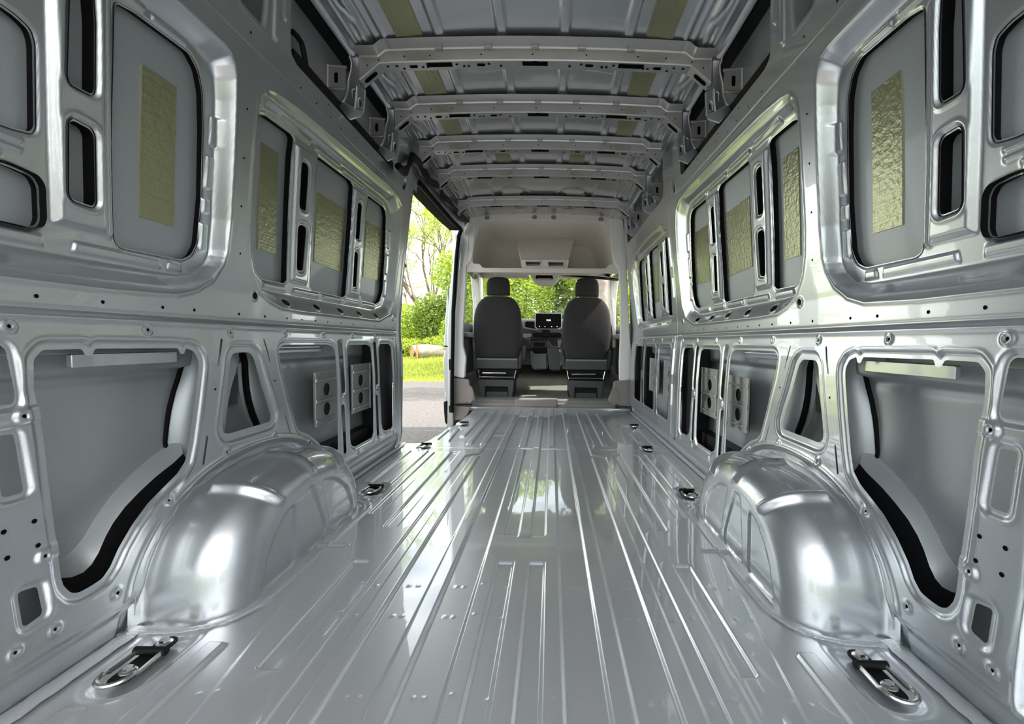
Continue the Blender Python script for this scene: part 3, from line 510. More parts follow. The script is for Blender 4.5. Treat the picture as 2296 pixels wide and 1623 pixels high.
# --- floor
def floor_sheet():
    S=Sheet(grid(-.915,.915,.0032),grid(-.08,.80,.010)[:-1]+grid(.80,4.80,.0042,.009)); h=.0095
    def rib(x0,x1,y0,y1,hh=h,sm=.0,both=True):
        for s in ((1,-1) if both else (1,)):
            S.press([(s*x0,y0),(s*x1,y0),(s*x1,y1),(s*x0,y1)],hh,.007)
    rib(.206,.252,-.3,4.55)
    for s in (1,-1): S.press([(s*.073,-.3),(s*.073,1.372),(s*.024,1.372),(s*.024,-.3)],-h,.0065)
    S.press([(-.119,-.3),(.119,-.3),(.119,1.568),(-.119,1.568)],h,.0065)
    S.press([(-.022,1.568),(.022,1.568),(.022,4.62),(-.022,4.62)],h,.0065)
    S.press([(-.022,1.55),(.022,1.55),(.022,1.585),(-.022,1.585)],h*.5,.0065)
    rib(.074,.119,1.568,2.85); rib(.074,.119,2.935,4.62)
    rib(.340,.384,-.3,2.67); rib(.342,.384,2.985,4.50); rib(.442,.478,2.985,4.45); rib(.533,.57,3.22,4.35)
    for s in (1,-1):
        S.press([(s*.426,-.3),(s*.426,2.675),(s*.343,2.735),(s*.341,2.965),(s*.365,2.965),(s*.385,2.775),(s*.50,2.79),(s*.665,2.80),(s*.665,1.75),(s*.655,1.45),(s*.567,.79),(s*.53,.30),(s*.53,-.3)],h*.8,.0065)
        S.press([(s*.481,1.63),(s*.527,1.63),(s*.527,2.76),(s*.481,2.76)],-h,.0075)
        S.press([(s*.478,.905),(s*.528,.905),(s*.528,1.372),(s*.478,1.372)],-h,.0075,sm=.008)
        S.press([(s*.588,1.75),(s*.632,1.75),(s*.632,2.74),(s*.588,2.74)],-h*.6,.0075)
        S.press([(s*.680,2.12),(s*.735,2.12),(s*.735,2.78),(s*.680,2.78)],h*.7,.0075); S.press([(s*.787,2.14),(s*.83,2.14),(s*.83,2.78),(s*.787,2.78)],h*.7,.0075)
        S.press([(s*.648,-.3),(s*.690,-.3),(s*.690,.985),(s*.648,.985)],h,.0075,sm=.01)
        S.press([(s*.776,-.3),(s*.82,-.3),(s*.82,.80),(s*.776,.80)],h,.0075,sm=.015)
        S.flatbead([(s*.60,1.47),(s*.69,1.47)],.009,.007,.010)       # bead running up to the arch
        S.press([(s*.61,3.05),(s*.64,3.05),(s*.66,3.5),(s*.63,3.5)],h,.0075); S.press([(s*.70,3.1),(s*.73,3.1),(s*.73,3.45),(s*.70,3.45)],h*.8,.012)
        S.press([(s*.79,3.0),(s*.83,3.0),(s*.83,3.9),(s*.79,3.9)],h*.8,.012) if s>0 else None
        for (x,y,L_) in ((.787,.92,.115),(.733,2.045,.09),(.735,2.91,.09),(.70,3.69,.09)):
            S.press(rrect(s*x-.048,y-L_*.75,s*x+.048,y+L_,.045,6),-.011,.018)
            if y<1: S.press(rrect(s*x-.065,y-L_*.9,s*x+.065,y+L_*1.25,.06,6),-.003,.01)
        # flange welded round the wheel arch
        fl=[(s*.92,1.0),(s*.80,1.01),(s*.70,1.05),(s*.65,1.15),(s*.648,1.30),(s*.648,1.80),(s*.68,1.88),(s*.78,1.92),(s*.92,1.93)]
        S.press(fl,.004,.005)
        for y in (.84,1.10,1.24): 
            for x in (.03,.10,.155,.175,.285,.31,.405,.45,.56,.60): 
                k,d=S.line([(s*x,y),(s*x+.001,y)],.012); S.H[k]+=.0018*np.exp(-(d/.004)**2)
    S.bead([(-.92,2.883),(.92,2.883)],.004,-.004)
    U,V=np.meshgrid(S.u,S.v,indexing='ij'); S.H+=.014*sstep((V-4.60)/.03)-.006*sstep((V-4.66)/.02)+.006*sstep((V-4.71)/.02)
    S.hole([(-.93,3.03),(-.88,3.015),(-.80,3.02),(-.765,3.10),(-.755,3.24),(-.742,3.30),(-.738,3.57),(-.71,3.85),(-.683,4.40),(-.70,4.50),(-.93,4.50)],.004,-.004,.008,.015)
    return S
S=floor_sheet(); fl=link('floor',S.mesh(lambda x,y,h:(x,y,h),[(x,y,.004) for x,y in ((.3,.6),)]),['floorpaint','dark']); fl['kind']='structure'
fl.location.z=-.001
m=MB(); m.box((-.915,-.08,-.12),(.915,2.98,-.04)); m.box((-.66,2.98,-.12),(.915,4.80,-.04)); m.build('floor_underside','black',fl,False)
# brushed sealer strips where floor, arch and wall meet
def strip(name,P,w,z=.004,parent=None,mat_='sealer',h=.004):
    m=MB(); vs=[];n=len(P)
    for i,p in enumerate(P):
        p=Vector(p); t=(Vector(P[min(i+1,n-1)])-Vector(P[max(i-1,0)])).normalized(); a=Vector((-t.y,t.x,0)) if abs(t.z)<.5 else Vector((1,0,0)); ww=w*(1+.06*math.sin(i*1.7)+.05*math.sin(i*4.1))
        for q,hh in ((-1,0),(-.6,h),(0,h*1.3+.001*math.sin(i*2.3)),(.6,h),(1,0)): vs.append(p+a*ww*q+Vector((0,0,hh)))
    m.add(vs,[(i*5+j,(i+1)*5+j,(i+1)*5+j+1,i*5+j+1) for i in range(n-1) for j in range(4)]); return m.build(name,mat_,parent)
for s in (-1,1):
    strip('seam_sealer',[(s*.893,y,.006) for y in np.linspace(-.05,1.03,60)],.020,parent=fl)
    strip('seam_sealer',[(s*.895,y,.006) for y in np.linspace(1.92,2.98 if s<0 else 4.45,70)],.016,parent=fl)
    arcp=[(s*.90,1.015),(s*.84,1.018),(s*.78,1.025),(s*.73,1.045),(s*.69,1.08),(s*.668,1.13),(s*.662,1.20),(s*.66,1.35),(s*.66,1.55),(s*.662,1.72),(s*.675,1.80),(s*.70,1.86),(s*.76,1.895),(s*.90,1.90)]
    pp=[]
    for i in range(len(arcp)-1):
        for k in range(8): pp.append(tuple(Vector(arcp[i]).lerp(Vector(arcp[i+1]),k/8))+(.004,))
    strip('seam_sealer',pp,.009,parent=fl,h=.003)
# --- wheel arches
def wheel_arch(side,w):
    NU,NV=150,96; a,b,n=.41,.313,2.45; prof_v=[]
    # (x, scale): flare, drum top, rounded shoulder, flat inner face
    for x,s in ((.912,1.045),(.902,1.03),(.895,1.012),(.888,1.002)): prof_v.append((x,s))
    for i in range(20): prof_v.append((.880-.085*i/19,1.0-.006*i/19))
    for i in range(1,29):
        t=i/28*math.pi/2; prof_v.append((.795-.105*math.sin(t)**.95 if t>0 else .795,.994-.255*(1-math.cos(t))**.95))
    ns=44; s0=prof_v[-1][1]
    for i in range(1,ns): prof_v.append((.690,s0*(1-i/ns)))
    prof_v=np.array(prof_v); V_=len(prof_v)
    us=np.linspace(0,math.pi,NU+1); c,s_=np.cos(us),np.sin(us); ey=-a*np.sign(c)*np.abs(c)**(2/n); ez=b*np.abs(s_)**(2/n)
    X=np.repeat(prof_v[:,0][None],NU+1,0); Y=AY+ey[:,None]*prof_v[:,1][None]; Z=ez[:,None]*prof_v[:,1][None]
    P=np.stack([X,Y,Z],-1); du=np.gradient(P,axis=0); dv=np.gradient(P,axis=1); Nn=np.cross(du,dv); Nn/=np.linalg.norm(Nn,axis=-1,keepdims=True)+1e-9
    ref=P-np.array([.86,AY,.05]); sg=np.sign((Nn*ref).sum(-1,keepdims=True)); Nn*=sg
    H=np.zeros(X.shape)
    arc=np.concatenate([[0],np.cumsum(np.hypot(np.diff(ey),np.diff(ez)))])
    for yc in (1.225,1.455,1.685):
        k=np.argmin(np.abs((AY+ey)-yc)+(ez<.1)*9); d=(arc-arc[k])[:,None]
        vv=np.arange(V_)[None]; on=sstep((vv-7)/4.)*(1-sstep((vv-45)/4.)); H+=.018*np.exp(-(np.abs(d)/.0165)**2.8)*on
    # embossed fields on the inner face (y,z)
    fld=[[(1.17,.012),(1.33,.012),(1.335,.20),(1.29,.185),(1.24,.145),(1.20,.09)],[(1.37,.012),(1.515,.012),(1.515,.06),(1.44,.222),(1.40,.215)],[(1.56,.012),(1.72,.012),(1.725,.06),(1.69,.13),(1.64,.17),(1.57,.205),(1.50,.218)]]
    class T: pass
    for F in fld:
        F=smoothpoly(F,.02); D=np.full(X.shape,1e9); ins=np.zeros(X.shape,bool)
        for i in range(len(F)):
            x0,y0=F[i];x1,y1=F[(i+1)%len(F)];dx,dy=x1-x0,y1-y0;t=np.clip(((Y-x0)*dx+(Z-y0)*dy)/(dx*dx+dy*dy+1e-12),0,1);D=np.minimum(D,(Y-x0-t*dx)**2+(Z-y0-t*dy)**2)
            if y0!=y1: ins^=((y0>Z)!=(y1>Z))&(Y<(x1-x0)*(Z-y0)/(y1-y0)+x0)
        d=np.where(ins,-1,1)*np.sqrt(D); H-=.006*(1-sstep(d/.004+.5))*(np.arange(V_)[None]>46)
    P=P+Nn*H[...,None]; P[...,0]*=side
    m=MB(); vs=P.reshape(-1,3); m.add(vs,[(i*V_+j,(i+1)*V_+j,(i+1)*V_+j+1,i*V_+j+1) for i in range(NU) for j in range(V_-1)])
    k=len(m.v); m.v.append((side*.69,AY,0)); m.f+=[(i*V_+V_-1,(i+1)*V_+V_-1,k) for i in range(NU)]; m.m+=[0]*NU
    o=link('wheel_arch',mesh(m.v,m.f,m.m),'paint'); tag(o,'domed silver wheel arch with three raised beads on the %s side of the load floor'%w,'wheel arch','wheel arches')
    # sealer running round the arch on the wall
    q=sell(.425,.325,2.4,90); m=MB(); rr=[.0008+.0008*random.random() for _ in q]
    m.tube([(side*(float(prof(z))+.0065),y+.004*math.sin(i*.9),z+.004*math.cos(i*1.3)) for i,(y,z) in enumerate(q)],rr,5); m.build('seam_sealer','sealer',walls[side])
wheel_arch(-1,'left'); wheel_arch(1,'right')
# --- roof
def zroof(x): x=np.abs(x); return 1.985-.030*(np.minimum(x,.66)/.66)**2-.022*sstep((x-.66)/.05)+.0*x
BOWY=[1.963,2.398,2.843,3.298,3.99]
def roof_sheet():
    S=Sheet(grid(-.80,.80,.0055),grid(-.08,4.80,.010,.014)); bays=[(-.3,1.93),(2.08,2.36),(2.51,2.80),(2.96,3.26)]
    for (a,b) in bays:
        for x in ((-.395,-.135,.125,.39) if b<3 else (-.60,-.37,-.135,.125,.36,.60)):
            for q in (1,): S.press([(x-.020,a),(x+.020,a),(x+.020,b),(x-.020,b)],-.008,.010,sm=.008)
    for s in (1,-1):
        for x in (.66,.69,.625): S.flatbead([(s*x,-.3),(s*x,4.7)],.008,-.005,.008)
        S.bead([(s*.745,-.3),(s*.745,4.7)],.005,-.006)
        for yb in BOWY: 
            S.flatbead([(s*.715,yb-.60),(s*.715,yb-.26),(s*.685,yb-.17),(s*.685,yb-.05)],.004,.006,.004); k,d=S.line([(s*.715,yb-.085),(s*.716,yb-.085)],.03); S.H[k]-=.006*np.exp(-((d-.012)/.004)**2)
            S.flatbead([(s*.70,yb-.028),(s*.79,yb-.028)],.006,-.004,.006)
    # stiffening field with two ovals over the cab step
    S.press(rrect(-.43,3.60,.43,4.0,.08,8),.008,.02)
    S.bead(rrect(-.43,3.60,.43,4.0,.08,8),.010,-.008,True)
    for s in (1,-1): S.press([(s*.26+.10*math.cos(a),3.86+.09*math.sin(a)) for a in np.arange(24)*math.pi/12],-.010,.02)
    S.bead([(-.17,3.82),(-.13,3.9),(-.10,3.94),(.10,3.94),(.13,3.9),(.17,3.82)],.01,-.008)
    for (y0,y1) in ((4.06,4.7),):
        for x in (-.30,0,.30): S.flatbead([(x,y0),(x,y1)],.02,-.006,.01)
    return S
S=roof_sheet(); cl=link('ceiling',S.mesh(lambda x,y,h:(x,y,zroof(x)+h-.0*x)),'skin'); cl['kind']='structure'
cl.data.materials.clear(); cl.data.materials.append(M['paint'])
m=MB()
for s in (-1,1):
    P=[(.770,1.940),(.782,1.928),(.804,1.925),(.812,1.933),(.815,1.99)]
    vs=[];ys=np.linspace(-.08,4.6,40)
    for y in ys: vs+=[(s*x,y,z) for x,z in P]
    m.add(vs,[(i*5+j,(i+1)*5+j,(i+1)*5+j+1,i*5+j+1) for i in range(39) for j in range(4)])
m.build('roof_rail','paint',cl)
m=MB(); m.box((-1.0,-.08,1.99),(1.0,4.80,2.02)); m.box((-1.0,4.80,1.99),(1.0,5.60,2.02)); m.box((-1.0,5.55,1.60),(1.0,5.62,2.0)); m.box((-.92,4.53,1.52),(-.89,5.6,2.0)); m.box((.89,4.53,1.52),(.92,5.6,2.0)); m.build('roof_top','paint',cl,False)
# ceiling foils
def cpad(x0,x1,y0,y1,label,g):
    m=MB(); n=6; vs=[]
    for off in (-.0055,-.002):
        for i in range(n+1):
            for j in range(n+1):
                x=x0+(x1-x0)*i/n; vs.append((x,y0+(y1-y0)*j/n,float(zroof(x))+off))
    for k in (0,(n+1)**2): m.f+=[(k+i*(n+1)+j,k+(i+1)*(n+1)+j,k+(i+1)*(n+1)+j+1,k+i*(n+1)+j+1) for i in range(n) for j in range(n)]; m.m+=[0]*n*n
    m.v=vs; N_=(n+1)**2; e=[j for j in range(n+1)]+[(i)*(n+1)+n for i in range(1,n+1)]+[n*(n+1)+j for j in range(n-1,-1,-1)]+[i*(n+1) for i in range(n-1,0,-1)]
    m.f+=[(e[i],e[(i+1)%len(e)],e[(i+1)%len(e)]+N_,e[i]+N_) for i in range(len(e))]; m.m+=[0]*len(e)
    return tag(m.build('damping_foil','damp'),label,'damping foil',g)
g='olive foils on the roof'
for (x0,x1,y0,y1,l) in ((-.575,-.465,1.1,1.925,'long olive foil on the roof at the top edge, left one'),(.46,.57,1.1,1.925,'long olive foil on the roof at the top edge, right one'),
  (-.575,-.465,2.14,2.345,'dimpled olive foil on the left of the roof between first and second crossbar'),(.455,.56,2.14,2.345,'olive foil on the right of the roof between first and second crossbar'),
  (-.575,-.47,2.57,2.79,'dimpled bright foil on the left of the roof between second and third crossbar'),(.46,.56,2.57,2.79,'olive foil on the right of the roof between second and third crossbar'),
  (-.315,-.215,3.03,3.25,'olive foil left of centre on the roof between third and fourth crossbar'),(.195,.30,3.03,3.25,'olive foil right of centre on the roof between third and fourth crossbar'),
  (-.36,-.20,3.90,3.955,'strip of olive foil on the embossed roof field before the last crossbar, left'),(.20,.36,3.90,3.955,'strip of olive foil on the embossed roof field before the last crossbar, right'),
  (-.30,-.18,4.10,4.35,'small olive foil above the cab shelf behind the last crossbar, left'),(.18,.30,4.10,4.35,'small olive foil above the cab shelf behind the last crossbar, right')):
    cpad(x0,x1,y0,y1,l,g)
# crossbars
def bow_curve(x):
    ax=abs(x); top=1.951-.015*min(ax/.61,1)**2 if ax<.61 else (1.936-.027*float(sstep((ax-.635)/.045)) )
    bot=1.903-.015*(ax/.61)**2 if ax<.668 else 1.885-(ax-.668)*.82
    return top,min(bot,top-.012)
def roof_bow(Yb,label):
    e=empty('roof_crossbar',(0,Yb,1.88),label,'roof crossbar','roof crossbars')
    xs=sorted(set([round(x,4) for x in list(np.linspace(-.755,.755,96))+[-.668,.668,-.612,.612]])); m=MB(); vs=[];k=6
    for x in xs:
        t,b=bow_curve(x); vs+=[(x,-.055,t+.016-1.88),(x,-.004,t+.006-1.88),(x,0,t-1.88),(x,0,b+.004-1.88),(x,.004,b-1.88),(x,.066,b+.002-1.88)]
    m.add(vs,[(i*k+j,(i+1)*k+j,(i+1)*k+j+1,i*k+j+1) for i in range(len(xs)-1) for j in range(k-1)])
    n0=len(m.v); vs=[]
    for x in xs:
        t,b=bow_curve(x); vs+=[(x,.066,b+.002-1.88),(x,.070,t-1.88),(x,.11,t+.012-1.88)]
    m.add(vs,[(i*3+j,(i+1)*3+j,(i+1)*3+j+1,i*3+j+1) for i in range(len(xs)-1) for j in range(2)])
    # end plates
    for s in (-1,1):
        t,b=bow_curve(.755); m.add([(s*.755,0,t-1.88),(s*.755,0,b-1.88),(s*.755,.066,b-1.88),(s*.755,.07,t-1.88)],[(0,1,2,3)])
    # dark cut-outs on the underside
    def under(x0,x1,y0,y1,kind):
        P=rrect(x0,y0,x1,y1,(y1-y0)*.5 if kind else .001,5); m.add([(x,y,bow_curve(x)[1]-1.88-.0012) for x,y in P],[tuple(range(len(P)))[::-1]],1)
    for s in (-1,1):
        under(s*.415-.055,s*.415+.055,.012,.040,0) ; under(s*.235-.018,s*.235+.018,.024,.040,1); under(s*.53-.018,s*.53+.018,.026,.042,1)
        for x in (.31,.20,.15,.34,.47,.49,.575,.60,.64,.29): under(s*x-.006,s*x+.006,.02+.014*((x*100)%2),.030+.014*((x*100)%2),1)
    for s in (-1,1):
        x0,x1=sorted((s*.690,s*.742)); P=rrect(x0,.022,x1,.046,.011,6); m.add([(x,y,bow_curve(x)[1]-1.88-.0016) for x,y in P],[tuple(range(len(P)))[::-1]],1)
        x0,x1=sorted((s*.749,s*.753)); P=rrect(x0,.03,x1,.036,.002,3); m.add([(x,y,bow_curve(x)[1]-1.88-.0016) for x,y in P],[tuple(range(len(P)))[::-1]],1)
    under(-.055,.055,.010,.038,0); under(-.01,.01,.005,.02,0)
    for x in (-.56,-.45,-.23,-.01,.22,.44,.56,-.67,.67,-.72,.72):
        t,b=bow_curve(x); z=(t+b)/2-1.88; a=np.arange(8)*math.pi/4; r=.0035
        m.add([(x+r*math.cos(q),-.0008,z+r*math.sin(q)) for q in a],[tuple(range(8))],1)
    bm_=m.build('beam',['bow','dark'],e,False)
    for x in (-.41,-.20,.0,.20,.41):
        m2=MB(); t,b=bow_curve(x); m2.box((x-.016,-.02,t+.0-1.88-.006),(x+.016,-.001,t+.014-1.88)); q=m2.build('clip','bow',bm_,bevel=.002)
    return e
ords=['nearest','second','third','fourth','farthest']
for Yb,w in zip(BOWY,ords): roof_bow(Yb,'grey roof crossbar with slotted ends, %s one from the camera'%w)
# columns that carry the crossbars and square brackets beside them
COL=[(.764,1.925),(.815,1.925),(.802,1.900),(.804,1.870),(.818,1.82),(.822,1.775),(.836,1.738),(.862,1.722),(.848,1.705),(.782,1.632),(.748,1.668),(.738,1.79),(.760,1.80),(.767,1.83)]
def column(side,Yb,w,o_):
    e=empty('crossbar_foot',(side*.79,Yb,1.63),'bent metal foot with two square holes carrying the %s end of the %s roof crossbar'%(w,o_),'bracket','feet under the roof crossbars')
    P=smoothpoly(COL,.010); h1=[(.766,1.795),(.778,1.79),(.778,1.758),(.766,1.763)]; h2=[(.757,1.742),(.768,1.737),(.766,1.705),(.755,1.71)]
    h1=[(.783,1.792),(.795,1.786),(.796,1.752),(.784,1.757)]; h2=[(.757,1.752),(.768,1.747),(.770,1.712),(.759,1.717)]
    f=lambda x,y,z:(side*(x)-side*.79,.03+z,y-1.63)
    UP=smoothpoly([(.764,1.925),(.815,1.925),(.802,1.900),(.804,1.870),(.818,1.82),(.822,1.775),(.836,1.742),(.745,1.692),(.738,1.79),(.760,1.80),(.767,1.83)],.005); LO=[(.836,1.742),(.862,1.724),(.850,1.706),(.784,1.634),(.750,1.666),(.745,1.692)]
    pl_=link('plate',plate_mesh([UP,h1[::-1],h2[::-1]],.012,.003,f),'paint',e,True)
    a_=Vector((.836,1.742)); b_=Vector((.745,1.692)); nn=Vector(((b_-a_).y,-(b_-a_).x)).normalized(); nn=nn if nn.dot(Vector((.80,1.65))-a_)>0 else -nn
    fo=lambda x,y,z:(side*x-side*.79,.03+z-.75*max(0,nn.dot(Vector((x,y))-a_)),y-1.63)
    link('foot',plate_mesh([LO],.010,.003,fo),'paint',e,True)
    for hh in (h1,h2):
        q=MB(); q.add([(side*x-side*.79,.042,z-1.63) for x,z in hh],[(0,1,2,3)]); q.build('recess','dark',pl_,False)  # black quad behind the hole stands in for its shade
    m=MB(); rail=[(.806,1.925),(.797,1.898),(.799,1.868),(.812,1.82),(.816,1.775),(.832,1.736),(.856,1.720)]
    m.tube([(side*(x-.79),.022,z-1.63) for x,z in rail],.006,8); m.build('rolled_edge','paint',pl_)
    m=MB(); m.tube([(side*(.776-.79),.024,1.80-1.63),(side*(.776-.79),.020,1.76-1.63),(side*(.783-.79),.020,1.705-1.63)],[.007,.009,.006],8); m.build('bead','paint',pl_)
    m=MB(); m.box((min(-side*.02,side*.01),.04,.09),(max(-side*.02,side*.01),.09,.27)); m.build('back_flange','skin',e,bevel=.004)
    m=MB(); m.add([(side*(.848-.79),.022,1.705-1.63),(side*(.782-.79),.022,1.632-1.63),(side*(.782-.79),-.02,1.628-1.63),(side*(.848-.79),-.02,1.700-1.63)],[(0,1,2,3)]); 
def sqb(side,Yb,w,o_):
    e=empty('square_bracket',(side*.832,Yb-.05,1.745),'small square bracket with an oval hole outside the %s end of the %s roof crossbar'%(w,o_),'bracket','square brackets along the roof sides')
    f=lambda x,y,z:(side*(x)-side*.832,z,y-1.745)
    link('plate',plate_mesh([rrect(.79,1.748,.868,1.838,.006),rrect(.822,1.772,.838,1.816,.0078,6)[::-1]],.003,0,f),'bow',e,False)
    m=MB()
    m.add([(side*(x-.832),.010,z-1.745) for x,z in rrect(.80,1.76,.86,1.83,.01)],[tuple(range(24))],1)  # black backing imitates the dark cavity behind the oval hole
    for a,b in (((.785,1.835),(.868,1.842)),((.795,1.748),(.872,1.745)),((.866,1.745),(.862,1.84)),((.868,1.745),(.872,1.765))): m.tube([(side*(a[0]-.832),-.004,a[1]-1.745),(side*(b[0]-.832),-.006,b[1]-1.745)],.0062,6)
    m.build('rim',['bow','dark'],e)
for i,Yb in enumerate(BOWY):
    for side,w in ((-1,'left'),(1,'right')):
        if side<0 and i>1: continue
        o_=['nearest','second','third','fourth','farthest'][i]
        if i!=2: column(side,Yb,w,o_); 
        if i!=2: sqb(side,Yb,w,o_)
# black cable in the left roof cavity and along the sliding door header
m=MB(); P=[(1.623,1.786),(1.653,1.790),(1.681,1.785),(1.699,1.761),(1.713,1.734),(1.725,1.714),(1.764,1.712),(1.831,1.716),(1.870,1.721)]
m.tube([(-float(prof(z))-.05,y,z) for y,z in P],.010,8); tag(m.build('wiring_loom','black'),'thick black cable curving down inside the opening above the left wall','cable')
m=MB(); P=[(2.476,1.650),(2.572,1.654),(2.676,1.727),(2.736,1.808),(2.872,1.820),(2.931,1.809),(2.992,1.809),(3.078,1.799),(3.134,1.813),(3.252,1.824),(3.380,1.836),(3.519,1.828),(3.670,1.838),(3.851,1.842),(4.110,1.863),(4.318,1.868),(4.548,1.899),(4.750,1.939),(4.970,1.987)]
pts=[(-.765+.006*math.sin(i*2.1),y,z) for i,(y,z) in enumerate(P)]; m.tube(pts,[.019+.008*math.sin(i*2.3) for i in range(len(pts))],8); tag(m.build('wiring_loom','black'),'lumpy black wiring harness along the top of the sliding door opening','cable')
# door pillar and header on the left
def door_frame():
    inner=[(3.787,1.767),(2.975,1.739),(2.944,1.717),(2.939,1.635),(2.967,1.470),(2.995,1.301),(3.042,1.070),(3.149,0.896),(3.121,0.488),(3.048,0.370),(3.018,0.159),(3.110,-0.019)]
    m=MB(); vs=[]
    # pillar face between the wall sheet edge and the door aperture, then a return flange to the outside
    P=[(2.975,1.739),(2.955,1.70),(2.95,1.63),(2.955,1.47),(2.965,1.30),(2.98,1.07),(3.02,.90),(3.03,.60),(3.02,.488),(3.0,.37),(2.985,.159),(3.01,-.019)]
    lp=[]
    for i in range(len(P)-1):
        for k in range(6): lp.append(tuple(Vector(P[i]).lerp(Vector(P[i+1]),k/6)))
    lp.append(P[-1]); cols=10
    for (y,z) in lp:
        x=float(prof(z)); w=y-2.83
        for t,dx in ((0,0),(.12,-.006),(.2,-.006),(.28,0),(.45,0),(.55,.012),(.70,.014),(.8,.02),(.93,.03),(1.0,.036)): vs.append((-(x+dx),2.83+w*t,z))
        vs.append((-(x+.10),y+.004,z)); vs.append((-(x+.115),y+.01,z))
    k=12; m.add(vs,[(i*k+j,(i+1)*k+j,(i+1)*k+j+1,i*k+j+1) for i in range(len(lp)-1) for j in range(k-1)])
    for (y,z,r) in ((2.90,1.18,.016),(2.93,.62,.016),(2.90,.93,.008),(2.90,1.40,.008)):
        a=np.arange(12)*math.pi/6; m.add([(-(float(prof(z))+.0)+.003,y+r*.8*math.cos(q),z+r*math.sin(q)) for q in a],[tuple(range(12))],1)
    o=m.build('trim_1',['paint','dark'],None); o['kind']='structure'
    m=MB(); H_=[(2.83,1.66),(2.83,1.93),(2.90,1.93),(4.5,1.93),(4.5,1.765),(4.30,1.775),(4.0,1.755),(3.5,1.745),(2.975,1.739),(2.955,1.70),(2.95,1.66)]
    vs=[(-(float(prof(z))+.0),y,z) for y,z in H_]; m.add(vs,[tuple(range(len(vs)))]); 
    e=[(2.975,1.739),(3.5,1.745),(4.0,1.755),(4.30,1.775),(4.36,1.77)]
    vs=[];
    for y,z in e: vs+=[(-.797,y,z+.012),(-.80,y,z),(-.815,y,z-.004),(-.915,y,z-.004)]
    m.add(vs,[(i*4+j,(i+1)*4+j,(i+1)*4+j+1,i*4+j+1) for i in range(4) for j in range(3)],1)
    o=m.build('trim_2',['paint','seal'],None); o['kind']='structure'
    m=MB(); m.tube([(-.800,y,z-.002) for y,z in e]+[(-.83,4.40,1.72),(-.86,4.43,1.5),(-.89,4.44,1.0),(-.90,4.44,.3),(-.90,4.44,-.02)],.019,8); tag(m.build('door_seal','seal'),'black rubber seal along the top and front edge of the sliding door opening','seal')
    m=MB(); sp=[(-(float(prof(z))+.112),y+.008,z) for y,z in lp]; m.tube(sp,.008,6); tag(m.build('door_seal','seal'),'black rubber seal down the rear edge of the sliding door opening','seal')
door_frame()
# ================================================================= TIE-DOWN RINGS
def tie_ring(x,y,side,label,z=-.006):
    e=empty('tie_down_ring',(x,y,z),label,'tie-down ring','lashing rings let into the load floor')
    m=MB(); P=rrect(-.018,-.052,.018,.078,.017,6)
    m2=plate_mesh([P],.004,.001,lambda a,b,c:(a,b,c+.004)); bp=link('base_plate',m2,'black',e)
    m=MB(); q=[(-.024,.022),(-.026,-.03)]+[(-.026+.0,-.035)]+[(.026*-math.cos(a),-.042-.026*math.sin(a)) for a in np.linspace(0,math.pi,10)]+[(.026,-.035),(.026,-.03),(.024,.022)]
    m.tube([(a,b,.012+.004*(b<-.03)) for a,b in q],.0042,8); m.build('ring','steel',e)
    m=MB(); m.tube([(-.030,.026,.012),(.030,.026,.012)],.008,10); m.build('hinge_barrel','black',bp)
    for yy in (-.020,.056):
        m=MB(); m.loft([(.004,0,yy,.013,.013,2),(.008,0,yy,.014,.014,2),(.010,0,yy,.0115,.0115,2)],n=20); m.loft([(.010,0,yy,.009,.009,2),(.0145,0,yy,.0085,.0085,2)],n=6); m.build('bolt','steel',bp)
    e.scale=(1.15,1.15,1.15); return e
for (x,y,l) in ((-.787,.915,'black and steel lashing ring in the floor behind the left wheel arch, nearest the camera'),(.787,.912,'black and steel lashing ring in the floor behind the right wheel arch, nearest the camera'),
  (-.733,2.04,'small lashing ring in the floor just in front of the left wheel arch'),(.733,2.045,'small lashing ring in the floor just in front of the right wheel arch'),
  (-.737,2.91,'lashing ring in the floor by the rear corner of the sliding door sill'),(.733,2.91,'lashing ring on the right of the floor just past the cross seam'),
  (-.634,3.69,'small distant lashing ring near the door sill on the left of the floor'),(.79,3.68,'small distant lashing ring by the far right wall')): tie_ring(x,y,1,l,-.004 if y<3.2 else .001)
# ================================================================= CAB
YB=4.52
def P_(name,P,Y,d,m,bev=.004,parent=None,sm=.02,holes=(),kind=None):
    P=smoothpoly(P,sm) if sm else P
    return plate(name,[P]+[h[::-1] for h in holes],d,m,bev,xz(Y+d/2),parent,True,kind)
